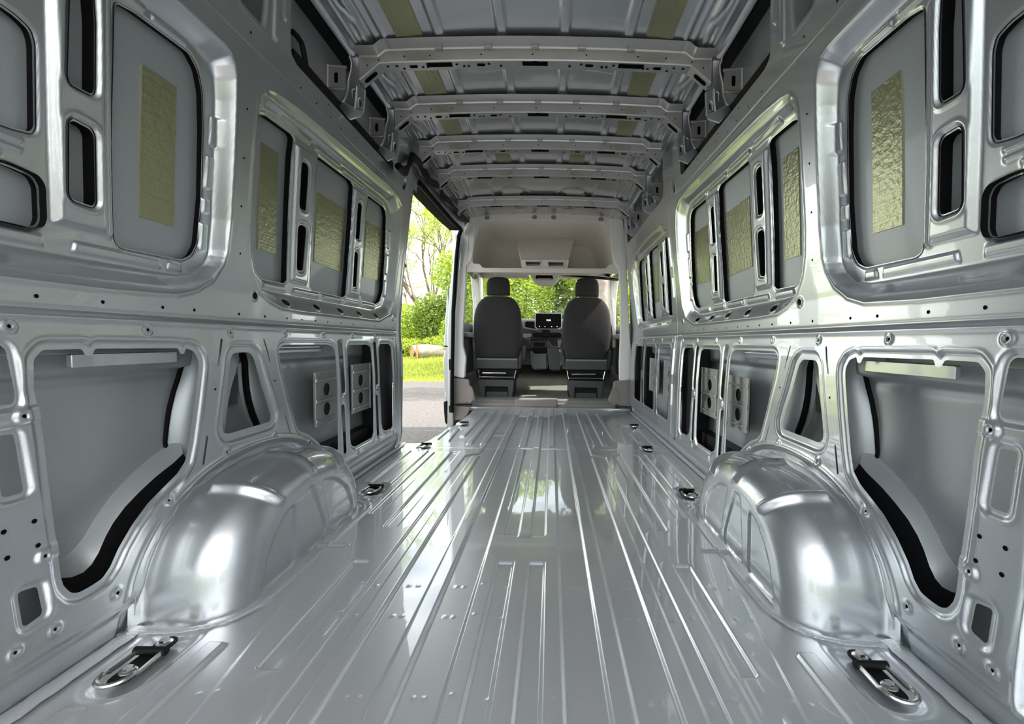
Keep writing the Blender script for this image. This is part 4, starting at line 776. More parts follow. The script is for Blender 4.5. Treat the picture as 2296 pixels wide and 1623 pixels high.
# door pillar outside the trim, white in daylight
o=P_('trim_3',[(-0.881,1.840),(-0.828,1.810),(-0.809,1.600),(-0.843,1.249),(-0.886,0.805),(-0.892,-0.161),(-0.951,-0.193),(-0.947,0.313),(-0.953,0.804),(-0.928,1.248),(-0.889,1.600)],4.46,.05,'paint',.008,None,.01); o['kind']='structure'
P_('latch',[(-0.937,0.510),(-0.914,0.520),(-0.910,0.412),(-0.932,0.403)],4.45,.02,'black',.002,o,.003)
P_('latch',[(-0.935,0.044),(-0.908,0.053),(-0.908,-0.019),(-0.931,-0.024)],4.45,.02,'black',.002,o,.003)
P_('latch',[(-0.882,1.475),(-0.860,1.493),(-0.868,1.405),(-0.882,1.401)],4.45,.02,'black',.002,o,.003)
e=empty('front_door_edge',(-1.0,4.58,.5),'slim silver and black rear edge of the cab door outside the sliding door opening','door')
link('door_skin',plate_mesh([smoothpoly([(-0.983,1.265),(-0.963,1.037),(-0.969,-0.212),(-0.983,-0.212),(-0.998,0.045),(-1.012,0.114),(-1.003,0.161),(-1.017,0.263),(-1.026,0.392),(-1.022,0.531),(-1.008,0.600),(-1.022,0.614),(-1.018,0.761),(-1.004,0.784),(-1.009,0.899),(-0.996,1.036)],.01)],.05,.006,lambda x,y,z:(x+1.0,.04+z,y-.5)),'paint',e,True)
link('lower_trim',plate_mesh([smoothpoly([(-1.016,0.068),(-0.984,0.077),(-0.983,-0.170),(-1.002,-0.142),(-1.011,-0.049)],.01)],.04,.004,lambda x,y,z:(x+1.0,.01+z,y-.5)),'black',e,True)
link('check_strap',plate_mesh([[(-0.990,0.651),(-0.944,0.647),(-0.944,0.633),(-0.990,0.637)]],.02,.002,lambda x,y,z:(x+1.0,-.10+z,y-.5)),'black',e,True)
P_('step_trim',[(-0.897,0.033),(-0.724,0.026),(-0.756,-0.052),(-0.810,-0.103),(-0.901,-0.113)],4.50,.04,'trimd',.004,o,.005)
tl=P_('pillar_trim',[(-0.822,1.799),(-0.782,1.865),(-0.715,1.976),(-0.680,1.977),(-0.688,1.791),(-0.722,1.525),(-0.780,1.444),(-0.788,1.190),(-0.813,0.785),(-0.813,0.650),(-0.780,0.537),(-0.793,0.319),(-0.898,0.340),(-0.899,0.807),(-0.860,1.256),(-0.830,1.612)],YB,.07,'trimw',.005,None,.02)
tag(tl,'pale plastic door pillar cover beside the left seat and the sliding door opening','trim panel','pale pillar covers of the cab')
P_('upper_cover',[(-0.816,1.787),(-0.749,1.850),(-0.757,1.611),(-0.778,1.443),(-0.837,1.442),(-0.828,1.610)],YB-.008,.01,'trimw',.003,tl,.01)
tr_=P_('pillar_trim',[(0.683,1.629),(0.659,1.938),(0.730,1.947),(0.784,1.930),(0.819,1.719),(0.834,1.454),(0.851,1.276),(0.874,0.829),(0.896,0.617),(0.902,0.328),(0.789,0.308),(0.782,0.467),(0.788,0.828),(0.776,1.208),(0.764,1.373),(0.758,1.439),(0.703,1.510)],YB,.07,'trimw',.005,None,.02)
tag(tr_,'pale plastic door pillar cover beside the right seat','trim panel','pale pillar covers of the cab')
for P,l in (([(-0.898,0.319),(-0.744,0.307),(-0.734,0.230),(-0.684,0.149),(-0.679,0.095),(-0.770,0.071),(-0.897,0.055)],'taupe plastic corner cover at floor level left of the left seat'),([(0.728,0.309),(0.898,0.329),(0.900,0.053),(0.782,0.070),(0.673,0.104),(0.690,0.159),(0.720,0.232)],'taupe plastic corner cover at floor level right of the right seat')):
    o=P_('kick_panel',P,4.50,.06,'trimd',.008,None,.02); tag(o,l,'trim panel')
    s=-1 if P[0][0]<0 else 1; c=Vector((sum(p[0] for p in P)/len(P),0))
    xx=P[3][0] if s<0 else P[5][0]
    q=MB(); q.loft([(4.494,s*.735,.155,.038,.085,2),(4.506,s*.735,.155,.042,.092,2)],n=24,ax='y'); q.build('recess_cover','trimd',o)
# overhead storage shelf
e=empty('overhead_shelf',(0,4.55,1.5),'large beige overhead storage shelf with deep open recess above the windscreen','overhead shelf')
def inE(pl): return lambda x,y,z:(x,pl-4.55+z,y-1.5)
OUT=[(-0.773,1.444),(-0.816,1.556),(-0.817,1.761),(-0.805,1.795),(-0.731,1.821),(-0.710,1.898),(-0.723,1.949),(-0.672,1.951),(-0.646,1.980),(-0.009,1.993),(0.640,1.986),(0.680,1.949),(0.774,1.946),(0.822,1.693),(0.836,1.437),(0.780,1.441),(0.759,1.428),(0.689,1.487)]
OUT=[(-0.723,1.949),(-0.672,1.951),(-0.646,1.980),(-0.387,1.987),(-0.009,1.993),(0.301,1.991),(0.640,1.986),(0.680,1.949),(0.774,1.946),(0.818,1.693),(0.838,1.439),(0.784,1.440),(0.759,1.398),(-0.781,1.393),(-0.773,1.444),(-0.795,1.556),(-0.783,1.778),(-0.710,1.839),(-0.710,1.898)]
INN=[(-0.542,1.915),(-0.008,1.927),(0.526,1.916),(0.586,1.902),(0.626,1.861),(0.653,1.785),(0.690,1.658),(0.702,1.572),(0.732,1.496),(0.654,1.486),(0.638,1.447),(-0.617,1.439),(-0.643,1.480),(-0.721,1.479),(-0.708,1.591),(-0.692,1.694),(-0.658,1.822),(-0.628,1.886),(-0.594,1.910)]
Is=smoothpoly(INN,.03,3)
link('frame',plate_mesh([smoothpoly(OUT,.015,2),Is[::-1]],.03,.005,inE(4.55)),'trim',e,True)
m=MB(); k=len(Is); cx=sum(p[0] for p in Is)/k; cz=sum(p[1] for p in Is)/k; vs=[]
for (dy,sc_x,sc_z,lift) in ((0,1,1,0),(.02,.998,.995,0),(.16,.985,.96,-.012),(.34,.965,.90,-.03),(.48,.92,.80,-.05),(.54,.84,.62,-.06)):
    for x,z in Is: vs.append((cx+(x-cx)*sc_x,dy,cz+(z-cz)*sc_z+lift-1.5))
m.add(vs,[(i*k+j,i*k+(j+1)%k,(i+1)*k+(j+1)%k,(i+1)*k+j) for i in range(5) for j in range(k)]); kk=len(m.v); m.v.append((cx,.56,cz-.05-1.5)); m.f+=[(5*k+j,5*k+(j+1)%k,kk) for j in range(k)]; m.m+=[0]*k; m.build('recess_liner','trim',e)
TZ=[(-0.335,1.877),(0.340,1.884),(0.263,1.542),(-0.242,1.541)]
m=MB(); n=8; vs=[]
for i in range(n+1):
    t=i/n; a=Vector(TZ[0]).lerp(Vector(TZ[3]),t); b=Vector(TZ[1]).lerp(Vector(TZ[2]),t); yy=.50-.44*t**.8
    vs+=[(a.x-.002,.56,a.y-1.5),(a.x,yy+.02,a.y-1.5),(a.x+.015,yy,a.y-1.5),(b.x-.015,yy,b.y-1.5),(b.x,yy+.02,b.y-1.5),(b.x+.002,.56,b.y-1.5)]
m.add(vs,[(i*6+j,(i+1)*6+j,(i+1)*6+j+1,i*6+j+1) for i in range(n) for j in range(5)]); m.build('centre_fairing','trim',e)
vb=[(-0.238,1.531),(0.259,1.537),(0.243,1.444),(-0.220,1.438)]; h1=[(-0.184,1.512),(-0.031,1.514),(-0.037,1.471),(-0.179,1.469)]; h2=[(0.045,1.511),(0.201,1.512),(0.196,1.469),(0.050,1.467)]
vbk=link('vent_block',plate_mesh([vb,h1[::-1],h2[::-1]],.06,.004,inE(4.60)),'trim',e,True)
for h in (h1,h2):
    cx_=sum(p[0] for p in h)/4; cz_=sum(p[1] for p in h)/4
    link('vent_frame',plate_mesh([[(cx_+(x-cx_)*1.14,cz_+(z-cz_)*1.35) for x,z in h],h[::-1]],.006,.0015,inE(4.567)),'trim',vbk,True)
    m=MB(); m.box((h[0][0]-.003,.06,h[2][1]-1.5-.003),(h[1][0]+.003,.075,h[0][1]-1.5+.003)); m.build('vent_floor','plastic',vbk,False)
    m=MB(); m.box((h[0][0],.028,h[2][1]-1.5+.004),(h[1][0],.034,h[2][1]-1.5+.016)); m.build('vent_flap','trimd',vbk,False)
for x,y in ((480,252),(1035,245),(1257,247),(1810,268)):
    pass
for (x,z) in [(-0.574,1.935),(-0.098,1.946),(0.093,1.946),(0.566,1.933)]:
    m=MB(); m.loft([(-.018,x,z-1.5,.024,.020,2.2),(-.026,x,z-1.5,.021,.017,2.2),(-.028,x,z-1.5,.012,.010,2)],n=20,ax='y'); m.build('screw_cap','trimd',e)
# beam, sun visors, mirror console
o=P_('windscreen_header',[(-0.873,1.631),(-0.800,1.625),(-0.748,1.582),(-0.322,1.581),(-0.139,1.584),(0.098,1.584),(0.098,1.573),(-0.175,1.556),(-0.249,1.539),(-0.740,1.533),(-0.799,1.523),(-0.770,1.480),(-0.792,1.476),(-0.843,1.541),(-0.851,1.584)]+[(-0.010,1.572),(0.766,1.581),(0.751,1.602),(0.765,1.635),(0.830,1.640),(0.860,1.604),(0.810,1.541),(0.782,1.479),(0.767,1.483),(0.796,1.516),(0.693,1.533),(0.239,1.535),(0.166,1.509),(0.100,1.544),(-0.010,1.557)],5.45,.10,'trim',.01,None,.0); tag(o,'beige roof lining beam across the top of the windscreen','trim panel')
for P,l in (([(-0.817,1.539),(-0.728,1.551),(-0.260,1.551),(-0.199,1.519),(-0.187,1.481),(-0.783,1.474)],'grey green sun visor folded over the windscreen, left of the mirror'),([(0.187,1.485),(0.187,1.529),(0.253,1.551),(0.649,1.556),(0.792,1.536),(0.803,1.514),(0.771,1.481)],'grey green sun visor folded over the windscreen, right of the mirror')):
    tag(P_('sun_visor',P,5.55,.03,'trim',.008,None,.02),l,'sun visor')
tag(P_('visor_label',[(-0.713,1.506),(-0.581,1.506),(-0.580,1.495),(-0.713,1.495)],5.535,.003,'white',0,None,0),'small white strip label on the left sun visor','label')
e=empty('mirror_console',(.0,5.35,1.5),'beige overhead console with the dark interior mirror above the screen','mirror')
def inM(pl): return lambda x,y,z:(x,pl-5.35+z,y-1.5)
OUTM=smoothpoly([(-0.167,1.516),(-0.125,1.543),(0.002,1.555),(0.135,1.540),(0.172,1.514),(0.168,1.456),(0.137,1.393),(0.089,1.361),(-0.070,1.364),(-0.129,1.411),(-0.167,1.463)],.03,3); HM=smoothpoly([(-0.088,1.525),(0.077,1.524),(0.099,1.466),(0.099,1.443),(-0.108,1.443),(-0.109,1.469)],.02,3)
link('housing',plate_mesh([OUTM,HM[::-1]],.08,.014,inM(5.35)),'trim',e,True)
link('mirror',plate_mesh([HM],.01,0,inM(5.36)),'screen',e,False)
link('chrome_strip',plate_mesh([[(-0.087,1.455),(0.078,1.454),(0.083,1.438),(-0.092,1.439)]],.01,.002,inM(5.335)),'chrome',e,False)
# A pillars with grab handles
for P,l,gh in (([(-1.000,1.650),(-0.921,1.606),(-0.841,1.528),(-0.828,1.224),(-0.872,1.065),(-0.881,0.610),(-0.921,0.610),(-0.918,1.178),(-0.949,1.515)],'pale windscreen pillar cover on the left with a white grab handle',[(-0.862,1.226),(-0.829,1.243),(-0.823,1.107),(-0.844,1.074)]),([(0.950,1.649),(0.879,1.559),(0.817,1.513),(0.835,1.199),(0.860,1.086),(0.880,0.633),(0.914,0.633),(0.908,1.199),(0.931,1.481)],'pale windscreen pillar cover on the right with a white grab handle',[(0.818,1.236),(0.851,1.247),(0.854,1.084),(0.832,1.072)])):
    o=P_('windscreen_pillar',P,5.7,.30,'trim',.01,None,.02); tag(o,l,'trim panel'); P_('grab_handle',gh,5.5,.03,'white',.006,o,.01)
# windscreen and side glass
m=MB(); m.add([(-.86,5.85,1.58),(.86,5.85,1.58),(.92,6.55,.96),(-.92,6.55,.96)],[(0,1,2,3)]); o=m.build('window_1','glass',None,False); o['kind']='structure'
for s,n in ((-1,'2'),(1,'3')):
    m=MB(); m.add([(s*.965,4.72,.92),(s*.965,6.15,.92),(s*.90,5.95,1.36),(s*.88,5.75,1.50),(s*.88,4.72,1.52)],[(0,1,2,3,4)]); o=m.build('window_'+n,'glass',None,False); o['kind']='structure'
    e=empty('cab_door',(s*.96,4.6,0),'dark lined cab door on the %s with its side window'%('left' if s<0 else 'right'),'door')
    f=lambda x,y,z:(s*(.015)-s*z+ (-s*max(0,y-.9)*.12),x-4.6,y)
    fr=[(4.62,-.25),(6.35,-.25),(6.35,.93),(6.18,.95),(5.98,1.38),(5.77,1.54),(4.62,1.58)]; ho=smoothpoly([(4.72,.92),(6.10,.92),(5.93,1.34),(5.73,1.49),(4.72,1.51)],.05)
    link('door_panel',plate_mesh([smoothpoly(fr,.03),ho[::-1]],.04,.006,f),'plastic',e,True)
    m=MB(); m.box((min(-s*.02,-s*.09),.5,.74),(max(-s*.02,-s*.09),1.35,.80)); m.build('armrest','plasticl',e,bevel=.012)
    m=MB(); m.box((min(-s*.02,-s*.06),.2,.05),(max(-s*.02,-s*.06),1.2,.30)); m.build('door_pocket','plasticl',e,bevel=.012)
# cab shell: cowl, bonnet side and underside so that no daylight leaks
m=MB(); m.box((-.98,6.55,-.35),(.98,6.75,.95)); m.box((-.98,4.5,-.40),(.98,6.6,-.30)); m.box((-.98,5.3,1.60),(.98,5.9,1.64)); m.build('cab_shell','paint',cl,False)
# cab floor
m=MB(); vs=[]; pr=[(4.72,.03),(4.735,.075),(4.78,.082),(5.1,.085),(5.5,.12),(5.9,.22),(6.2,.45)]
for y,z in pr: vs+=[(-.92,y,z),(.92,y,z)]
m.add(vs,[(2*i,2*i+1,2*i+3,2*i+2) for i in range(len(pr)-1)]); tag(m.build('cab_floor_covering','mat'),'olive beige rubber floor covering between the two seats','floor mat')
m=MB(); m.box((-.74,4.69,.005),(.78,4.77,.048)); m.box((-.29,4.67,.010),(.16,4.80,.094)); tag(m.build('floor_edge_trim','trimd',bevel=.012),'taupe moulded step edge where the load floor meets the cab floor','trim panel')
# ------------------------------------------------ seats
def seat(cx,label,tone):
    e=empty('passenger_seat',(cx,4.95,.05),label,'seat','cab seats seen from behind')
    z0=-.05
    m=MB(); sec=[]
    for z,hw,y,hd in ((.515,.215,0,.045),(.53,.228,-.005,.06),(.60,.243,-.01,.075),(.75,.262,0,.082),(.90,.266,.01,.080),(1.0,.258,.02,.075),(1.06,.245,.027,.070),(1.11,.222,.03,.065),(1.155,.19,.035,.058),(1.18,.155,.038,.05),(1.195,.12,.04,.035),(1.20,.09,.04,.02)): sec.append((z-.05,0,y,hw,hd,3.4))
    m.loft(sec,n=56); b=m.build('backrest',tone,e)
    m=MB(); m.loft([(.55,.0,.02,.20,.11,3.5),(.72,0,.03,.22,.13,3.5),(1.0,0,.06,.2,.11,3.5)],n=40)
    m=MB(); sec=[(z-.05,0,.045+dy,hw,hd,3) for z,hw,hd,dy in ((1.208,.125,.035,0),(1.215,.13,.05,0),(1.26,.131,.056,0),(1.32,.130,.058,0.003),(1.365,.122,.056,.006),(1.39,.108,.05,.008),(1.405,.085,.04,.01),(1.412,.05,.025,.01))]
    m.loft(sec,n=40); hr=m.build('headrest',tone,e)
    for s in (-1,1):
        m=MB(); m.tube([(s*.06,.05,1.12),(s*.06,.05,1.18)],.007,10); m.build('headrest_post','steel',hr)
        m=MB(); m.loft([(.40-.05,s*.245,.05,.020,.07,4),(.52-.05,s*.252,.05,.018,.07,4),(.59-.05,s*.266,.04,.010,.045,3),(.615-.05,s*.268,.04,.005,.02,3)],n=20); m.build('side_cover','plastic',e)
    m=MB(); m.box((-.235,-.05,.345),(.235,.06,.455)); rc=m.build('rear_cover','plastic',e,bevel=.012)
    m=MB(); m.box((-.225,-.054,.440),(.225,.04,.463)); m.build('cover_edge','plasticl',rc,bevel=.008)
    m=MB(); m.box((-.22,.02,.29),(.22,.48,.47)); m.build('seat_cushion',tone,e,bevel=.04)
    m=MB(); m.box((-.20,0,.22),(.205,.40,.34)); m.tube([(-.20,-.02,.28),(-.05,-.03,.285),(.06,-.03,.285),(.16,-.02,.28)],.012,8); m.build('seat_slider','black',e,bevel=.004)
    m=MB()
    for s in (-1,1): m.tube([(s*.21,-.01,.33),(s*.19,-.02,.24)],.006,6)
    m.tube([(-.18,-.025,.252),(.18,-.025,.252)],.005,6); m.tube([(-.16,-.03,.297),(.10,-.03,.30)],.008,8); m.build('adjuster_bar','steel',e)
    P=[(-.215,.018),(-.20,.235),(.20,.235),(.215,.018),(.155,.018),(.150,.155),(-.150,.155),(-.155,.018)]; P=[(-.175,.015),(-.21,.225),(.19,.225),(.175,.015),(.125,.015),(.125,.15),(-.125,.15),(-.125,.015)]
    link('pedestal_frame',plate_mesh([P],.10,.006,lambda x,y,z:(x-.0,z-.0,y)),'plastic',e,True)
    m=MB(); m.box((-.14,-.01,.0),(.14,.38,.20)); m.box((-.19,.05,.0),(.18,.42,.21)); pb=m.build('pedestal_box','black',e,False)
    m=MB(); m.box((-.12,-.028,.005),(.12,-.012,.09)); m.build('pedestal_door','plastic',pb,bevel=.004)
    return e
seat(-.509,'charcoal fabric cab seat on the left seen from behind, the lighter one','fabric1')
M['fabric2']=M['fabric1']
seat(.478,'charcoal fabric cab seat on the right seen from behind','fabric1')
for s,(x,z) in ((1,(-.225,.60)),(-1,(.20,.585))):
    o=P_('seat_belt_buckle',[(x-.02,z-.10),(x+.02,z-.10),(x+.022,z-.04),(x+.03,z+.05),(x-.005,z+.05)],4.98,.02,'plastic',.004,None,.004); tag(o,'upright dark seat belt buckle on the inner side of the %s seat'%('left' if x<0 else 'right'),'seat belt buckle')
# ------------------------------------------------ dashboard
e=empty('dashboard',(0,5.75,.5),'dark grey dashboard with air vents and centre console between the seats','dashboard')
f5=lambda pl:(lambda x,y,z:(x,pl-5.75+z,y-.5))
m=MB(); vs=[]; pr=[(-.02,.10),(-.05,.20),(-.05,.30),(.0,.40),(.10,.475),(.35,.505),(.78,.50)]
for i,x in enumerate(np.linspace(-.90,.90,24)):
    for (y,z) in pr: vs.append((x,y+.05*abs(x)**2,z+.008*math.cos(x*2)))
k=len(pr); m.add(vs,[(i*k+j,(i+1)*k+j,(i+1)*k+j+1,i*k+j+1) for i in range(23) for j in range(k-1)]); m.build('top_pad','dash',e)
m=MB(); m.box((-.90,.04,-.10),(.90,.70,.42)); m.build('lower_body','dash',e,False)
D_=lambda P,d,Y_,mt,nm,bv=.004,sm=.01: link(nm,plate_mesh([smoothpoly(P,sm)],d,bv,f5(Y_)),mt,e,True)
D_([(-0.268,0.798),(-0.160,0.799),(-0.164,0.759),(-0.191,0.752),(-0.266,0.747)],.03,5.62,'dashl','pale_insert')
D_([(-0.196,0.759),(0.240,0.764),(0.240,0.738),(-0.196,0.732)],.05,5.64,'dash','shelf_edge')
D_([(-0.246,0.955),(-0.116,0.956),(-0.115,0.867),(-0.178,0.875),(-0.243,0.883)],.03,5.68,'screen','display_shroud',.003,.02)
D_([(-0.273,0.954),(-0.248,0.955),(-0.250,0.883),(-0.178,0.868),(-0.088,0.852),(-0.088,0.840),(-0.160,0.849),(-0.268,0.867)],.05,5.66,'dashl','display_shroud_edge')
D_([(-0.148,0.791),(-0.128,0.815),(0.190,0.819),(0.214,0.800),(0.215,0.773),(0.199,0.757),(-0.128,0.753),(-0.146,0.764)],.03,5.62,'screen','vent_recess',.003,.02)
for (a,b) in ((440,735),(750,900),(910,1210)):
    q=onv=[( (a-0),0)]
for P in ([(-0.008,0.810),(-0.004,0.810),(-0.003,0.757),(-0.007,0.757)],[(0.062,0.802),(0.067,0.802),(0.067,0.757),(0.063,0.757)],[(-0.128,0.786),(-0.025,0.788),(-0.025,0.786),(-0.128,0.784)],[(0.078,0.789),(0.194,0.790),(0.194,0.789),(0.078,0.787)],[(0.002,0.781),(0.058,0.782),(0.058,0.780),(0.002,0.779)],[(0.002,0.768),(0.058,0.769),(0.058,0.766),(0.002,0.766)]): D_(P,.008,5.59,'plastic','vent_slat',.001,0)
D_([(-0.166,0.719),(0.041,0.722),(0.042,0.636),(-0.165,0.570)],.04,5.66,'dash','storage_surround')
D_([(-0.134,0.688),(-0.066,0.689),(-0.066,0.644),(-0.129,0.643)],.01,5.63,'screen','cup_slot',.001)
D_([(-0.055,0.689),(0.008,0.690),(0.006,0.645),(-0.055,0.644)],.01,5.63,'screen','cup_slot',.001)
D_([(-0.158,0.627),(0.040,0.630),(0.032,0.553),(-0.098,0.552),(-0.157,0.576)],.01,5.63,'screen','open_tray',.001)
P=[(-0.155,0.580),(-0.144,0.580),(-0.122,0.548),(0.042,0.552),(0.049,0.375),(-0.111,0.364),(-0.137,0.381),(-0.151,0.428)]; link('lower_bin',plate_mesh([smoothpoly(P,.02)],.25,.02,f5(5.45)),'plasticl',e,True)
P=[(0.046,0.716),(0.058,0.712),(0.093,0.649),(0.173,0.642),(0.173,0.625),(0.216,0.584),(0.210,0.365),(0.088,0.367),(0.066,0.439),(0.043,0.586)]; link('gear_console',plate_mesh([smoothpoly(P,.02)],.30,.02,f5(5.30)),'dash',e,True)
P=[(0.046,0.716),(0.057,0.714),(0.091,0.650),(0.164,0.640),(0.164,0.632),(0.085,0.629),(0.077,0.566),(0.080,0.379),(0.071,0.383),(0.044,0.587)]; link('console_edge',plate_mesh([P],.02,.004,f5(5.21)),'plasticl',e,True)
P=[(0.160,0.725),(0.211,0.728),(0.208,0.677),(0.192,0.627),(0.171,0.633),(0.166,0.676)]; link('gear_lever',plate_mesh([smoothpoly(P,.01)],.05,.012,f5(5.15)),'plasticl',e,True)
P=[(-0.242,0.742),(-0.177,0.740),(-0.177,0.671),(-0.185,0.688),(-0.190,0.730),(-0.236,0.729)]; link('glovebox_edge',plate_mesh([P],.02,.002,f5(5.55)),'plasticl',e,True)
# touchscreen
e=empty('touchscreen',(0.02,5.55,.9),'tablet-like black touchscreen with pale frame and clock digits on the dashboard','screen')
fs=lambda pl:(lambda x,y,z:(x-.02,pl-5.55+z,y-.9))
OUTS=smoothpoly([(-0.114,1.058),(0.209,1.060),(0.216,1.051),(0.217,0.876),(0.193,0.857),(-0.094,0.854),(-0.121,0.879),(-0.117,1.047)],.006,3)
link('frame',plate_mesh([OUTS],.03,.004,fs(5.56)),'white',e,True)
GL=smoothpoly([(-0.103,1.048),(0.202,1.049),(0.205,1.043),(0.207,0.886),(0.159,0.865),(-0.080,0.864),(-0.108,0.889),(-0.106,1.042)],.004,3)
gl=link('glass',plate_mesh([GL],.004,0,fs(5.541)),'screen',e,False)
def text(body,size,loc,parent,mt,name):
    cu=bpy.data.curves.new('t','FONT'); cu.body=body; cu.size=size; cu.align_x='CENTER'; cu.align_y='CENTER'; cu.extrude=.0003
    o=bpy.data.objects.new('t',cu); C.objects.link(o); dg=bpy.context.evaluated_depsgraph_get(); me=bpy.data.meshes.new_from_object(o.evaluated_get(dg)); bpy.data.objects.remove(o)
    for v in me.vertices: x,y,z=v.co; v.co=(x+loc[0],loc[1]-z,y+loc[2])
    me.materials.clear(); return link(name,me,mt,parent,False)
c_=[(0.050,0.967),(0.051,0.949),(-0.059,0.890),(0.008,0.888),(0.091,0.888),(0.158,0.890)]
text('15:02',.026,(c_[0][0]-.02,-.017,c_[0][1]-.9),gl,'glow','clock_digits')
text('Home',.009,(c_[1][0]-.02,-.017,c_[1][1]-.9),e,'plasticl','caption') if False else None
for (x,z) in c_[2:]:
    m=MB(); m.loft([(-.0165,x-.02,z-.9,.004,.005,2),(-.0170,x-.02,z-.9,.004,.005,2)],n=12,ax='y'); m.build('icon','glow',gl,False)
m=MB(); m.box((-.05,.0,-.14),(.05,.04,-.05)); m.build('stand','black',e,bevel=.004)
# steering wheel in front of the right seat
m=MB(); 
# ================================================================= OUTSIDE
GZ=-.62
def gz(x,y):
    b=15.0+ .10*x+.5*math.sin(x*.35)      # road edge
    if y<b-.2 and x>-7.5-.25*y+0*x: pass
    d=y-b
    return GZ+ (0 if d<0 else .55*min(d/5,1)**1.2+ .25*min(max((d-5)/12,0),1)) + .05*math.sin(x*1.3+y*.7)*(d>0)
m=MB(); xs=np.concatenate([np.linspace(-60,-14,12),np.linspace(-13,10,60),np.linspace(12,60,12)]); ys=np.linspace(13,90,90); vs=[(x,y,gz(x,y)-.01*(gz(x,y)<=GZ)) for x in xs for y in ys]
n=len(ys); m.add(vs,[(i*n+j,(i+1)*n+j,(i+1)*n+j+1,i*n+j+1) for i in range(len(xs)-1) for j in range(n-1)])
o=m.build('ground','turf'); o['kind']='structure'
m=MB(); vs=[];k=0
for x in np.linspace(-60,60,121): 
    b=15.0+.10*x+.5*math.sin(x*.35); vs+=[(x,-40,GZ+.012),(x,b+.1*math.sin(x*3.1),GZ+.012)]
m.add(vs,[(2*i,2*i+2,2*i+3,2*i+1) for i in range(120)]); o=m.build('road','road'); o['kind']='structure'
def blades(name,n,xr,dr,h,label):
    m=MB()
    for i in range(n):
        x=random.uniform(*xr); b=15.0+.10*x+.5*math.sin(x*.35); y=b+random.uniform(*dr)**1.0; z=gz(x,y); a=random.uniform(0,math.pi); w=random.uniform(.012,.03); hh=h*random.uniform(.5,1.3); lx,ly=random.uniform(-.5,.5)*hh,random.uniform(-.5,.5)*hh
        c,s=math.cos(a)*w,math.sin(a)*w; m.add([(x-c,y-s,z),(x+c,y+s,z),(x+lx*.5+c*.6,y+ly*.5+s*.6,z+hh*.6),(x+lx,y+ly,z+hh)],[(0,1,2),(0,2,3)])
    o=m.build(name,'grass',None,False); tag(o,label,'grass',kind='stuff')
blades('grass',26000,(-9,-3.2),(.02,9),.11,'short sunlit yellow green grass beyond the road edge')
def leaves(m,c,r,n,size,flat=1.0,shell=.35):
    for i in range(n):
        v=Vector((random.gauss(0,1),random.gauss(0,1),random.gauss(0,1))).normalized()*(random.random()**shell)
        p=Vector((c[0]+v.x*r[0],c[1]+v.y*r[1],c[2]+v.z*r[2])); s=size*random.uniform(.5,1.3)
        a=Vector((random.gauss(0,1),random.gauss(0,1),random.gauss(0,.6))).normalized(); b=a.cross(Vector((random.gauss(0,1),random.gauss(0,1),random.gauss(0,1)))).normalized()
        m.add([p-a*s,p+b*s*.45,p+a*s,p-b*s*.45],[(0,1,2,3)])
def bush(loc,blobs,n,size,mt,label,cat='bush',group=None,stems=True):
    e=empty('bush',loc,label,cat,group); m=MB()
    tot=sum(b[3]*b[4]*b[5] for b in blobs)
    for (x,y,z,rx,ry,rz) in blobs: leaves(m,(x,y,z),(rx,ry,rz),int(n*rx*ry*rz/tot),size)
    m.build('foliage',mt,e,False)
    m=MB()
    for i in range(7):
        b=random.choice(blobs); p=Vector((random.uniform(-.3,.3),random.uniform(-.3,.3),0)); q=Vector((b[0]+random.uniform(-.5,.5)*b[3],b[1],b[2]+.5*b[5])); mid=p.lerp(q,.5)+Vector((random.uniform(-.3,.3),0,.2)); m.tube([p,mid,q],[.05,.035,.012],6)
    m.build('stem','bark',e); return e
def tree(loc,label,h,r0,lean,mt,nleaf,lsize,seed,spread=1.0,barkm='bark',depth=5,sparse=1.0):
    rd=random.Random(seed); e=empty('tree',loc,label,'tree'); mb=MB(); ml=MB(); tips=[]
    def grow(p,d,L,r,k):
        pts=[p];rs=[r];q=p
        for i in range(4):
            d=(d+Vector((rd.gauss(0,.09),rd.gauss(0,.09),rd.gauss(0,.06)))).normalized(); q=q+d*L/4; pts.append(q); rs.append(r*(1-.38*(i+1)/4))
        mb.tube(pts,rs,6 if k<3 else 4,cap=False)
        if k>=depth-2:
            for t in pts[1:]: tips.append((t,k))
        if k<depth:
            for j in range(3 if k<4 else 2):
                a=Vector((rd.gauss(0,1),rd.gauss(0,1),rd.gauss(0,.6)+.25)).normalized(); grow(pts[rd.choice([2,3,4])],(d*1.1+a*.62*spread).normalized(),L*.72,r*.56,k+1)
    grow(Vector((0,0,0)),Vector(lean).normalized(),h*.34,r0,0)
    per=max(1,int(nleaf/max(1,len(tips))))
    for t,k in tips:
        if rd.random()<sparse: leaves(ml,t,(.28,.28,.22),per,lsize)
    mb.build('trunk',barkm,e); ml.build('foliage',mt,e,False); return e
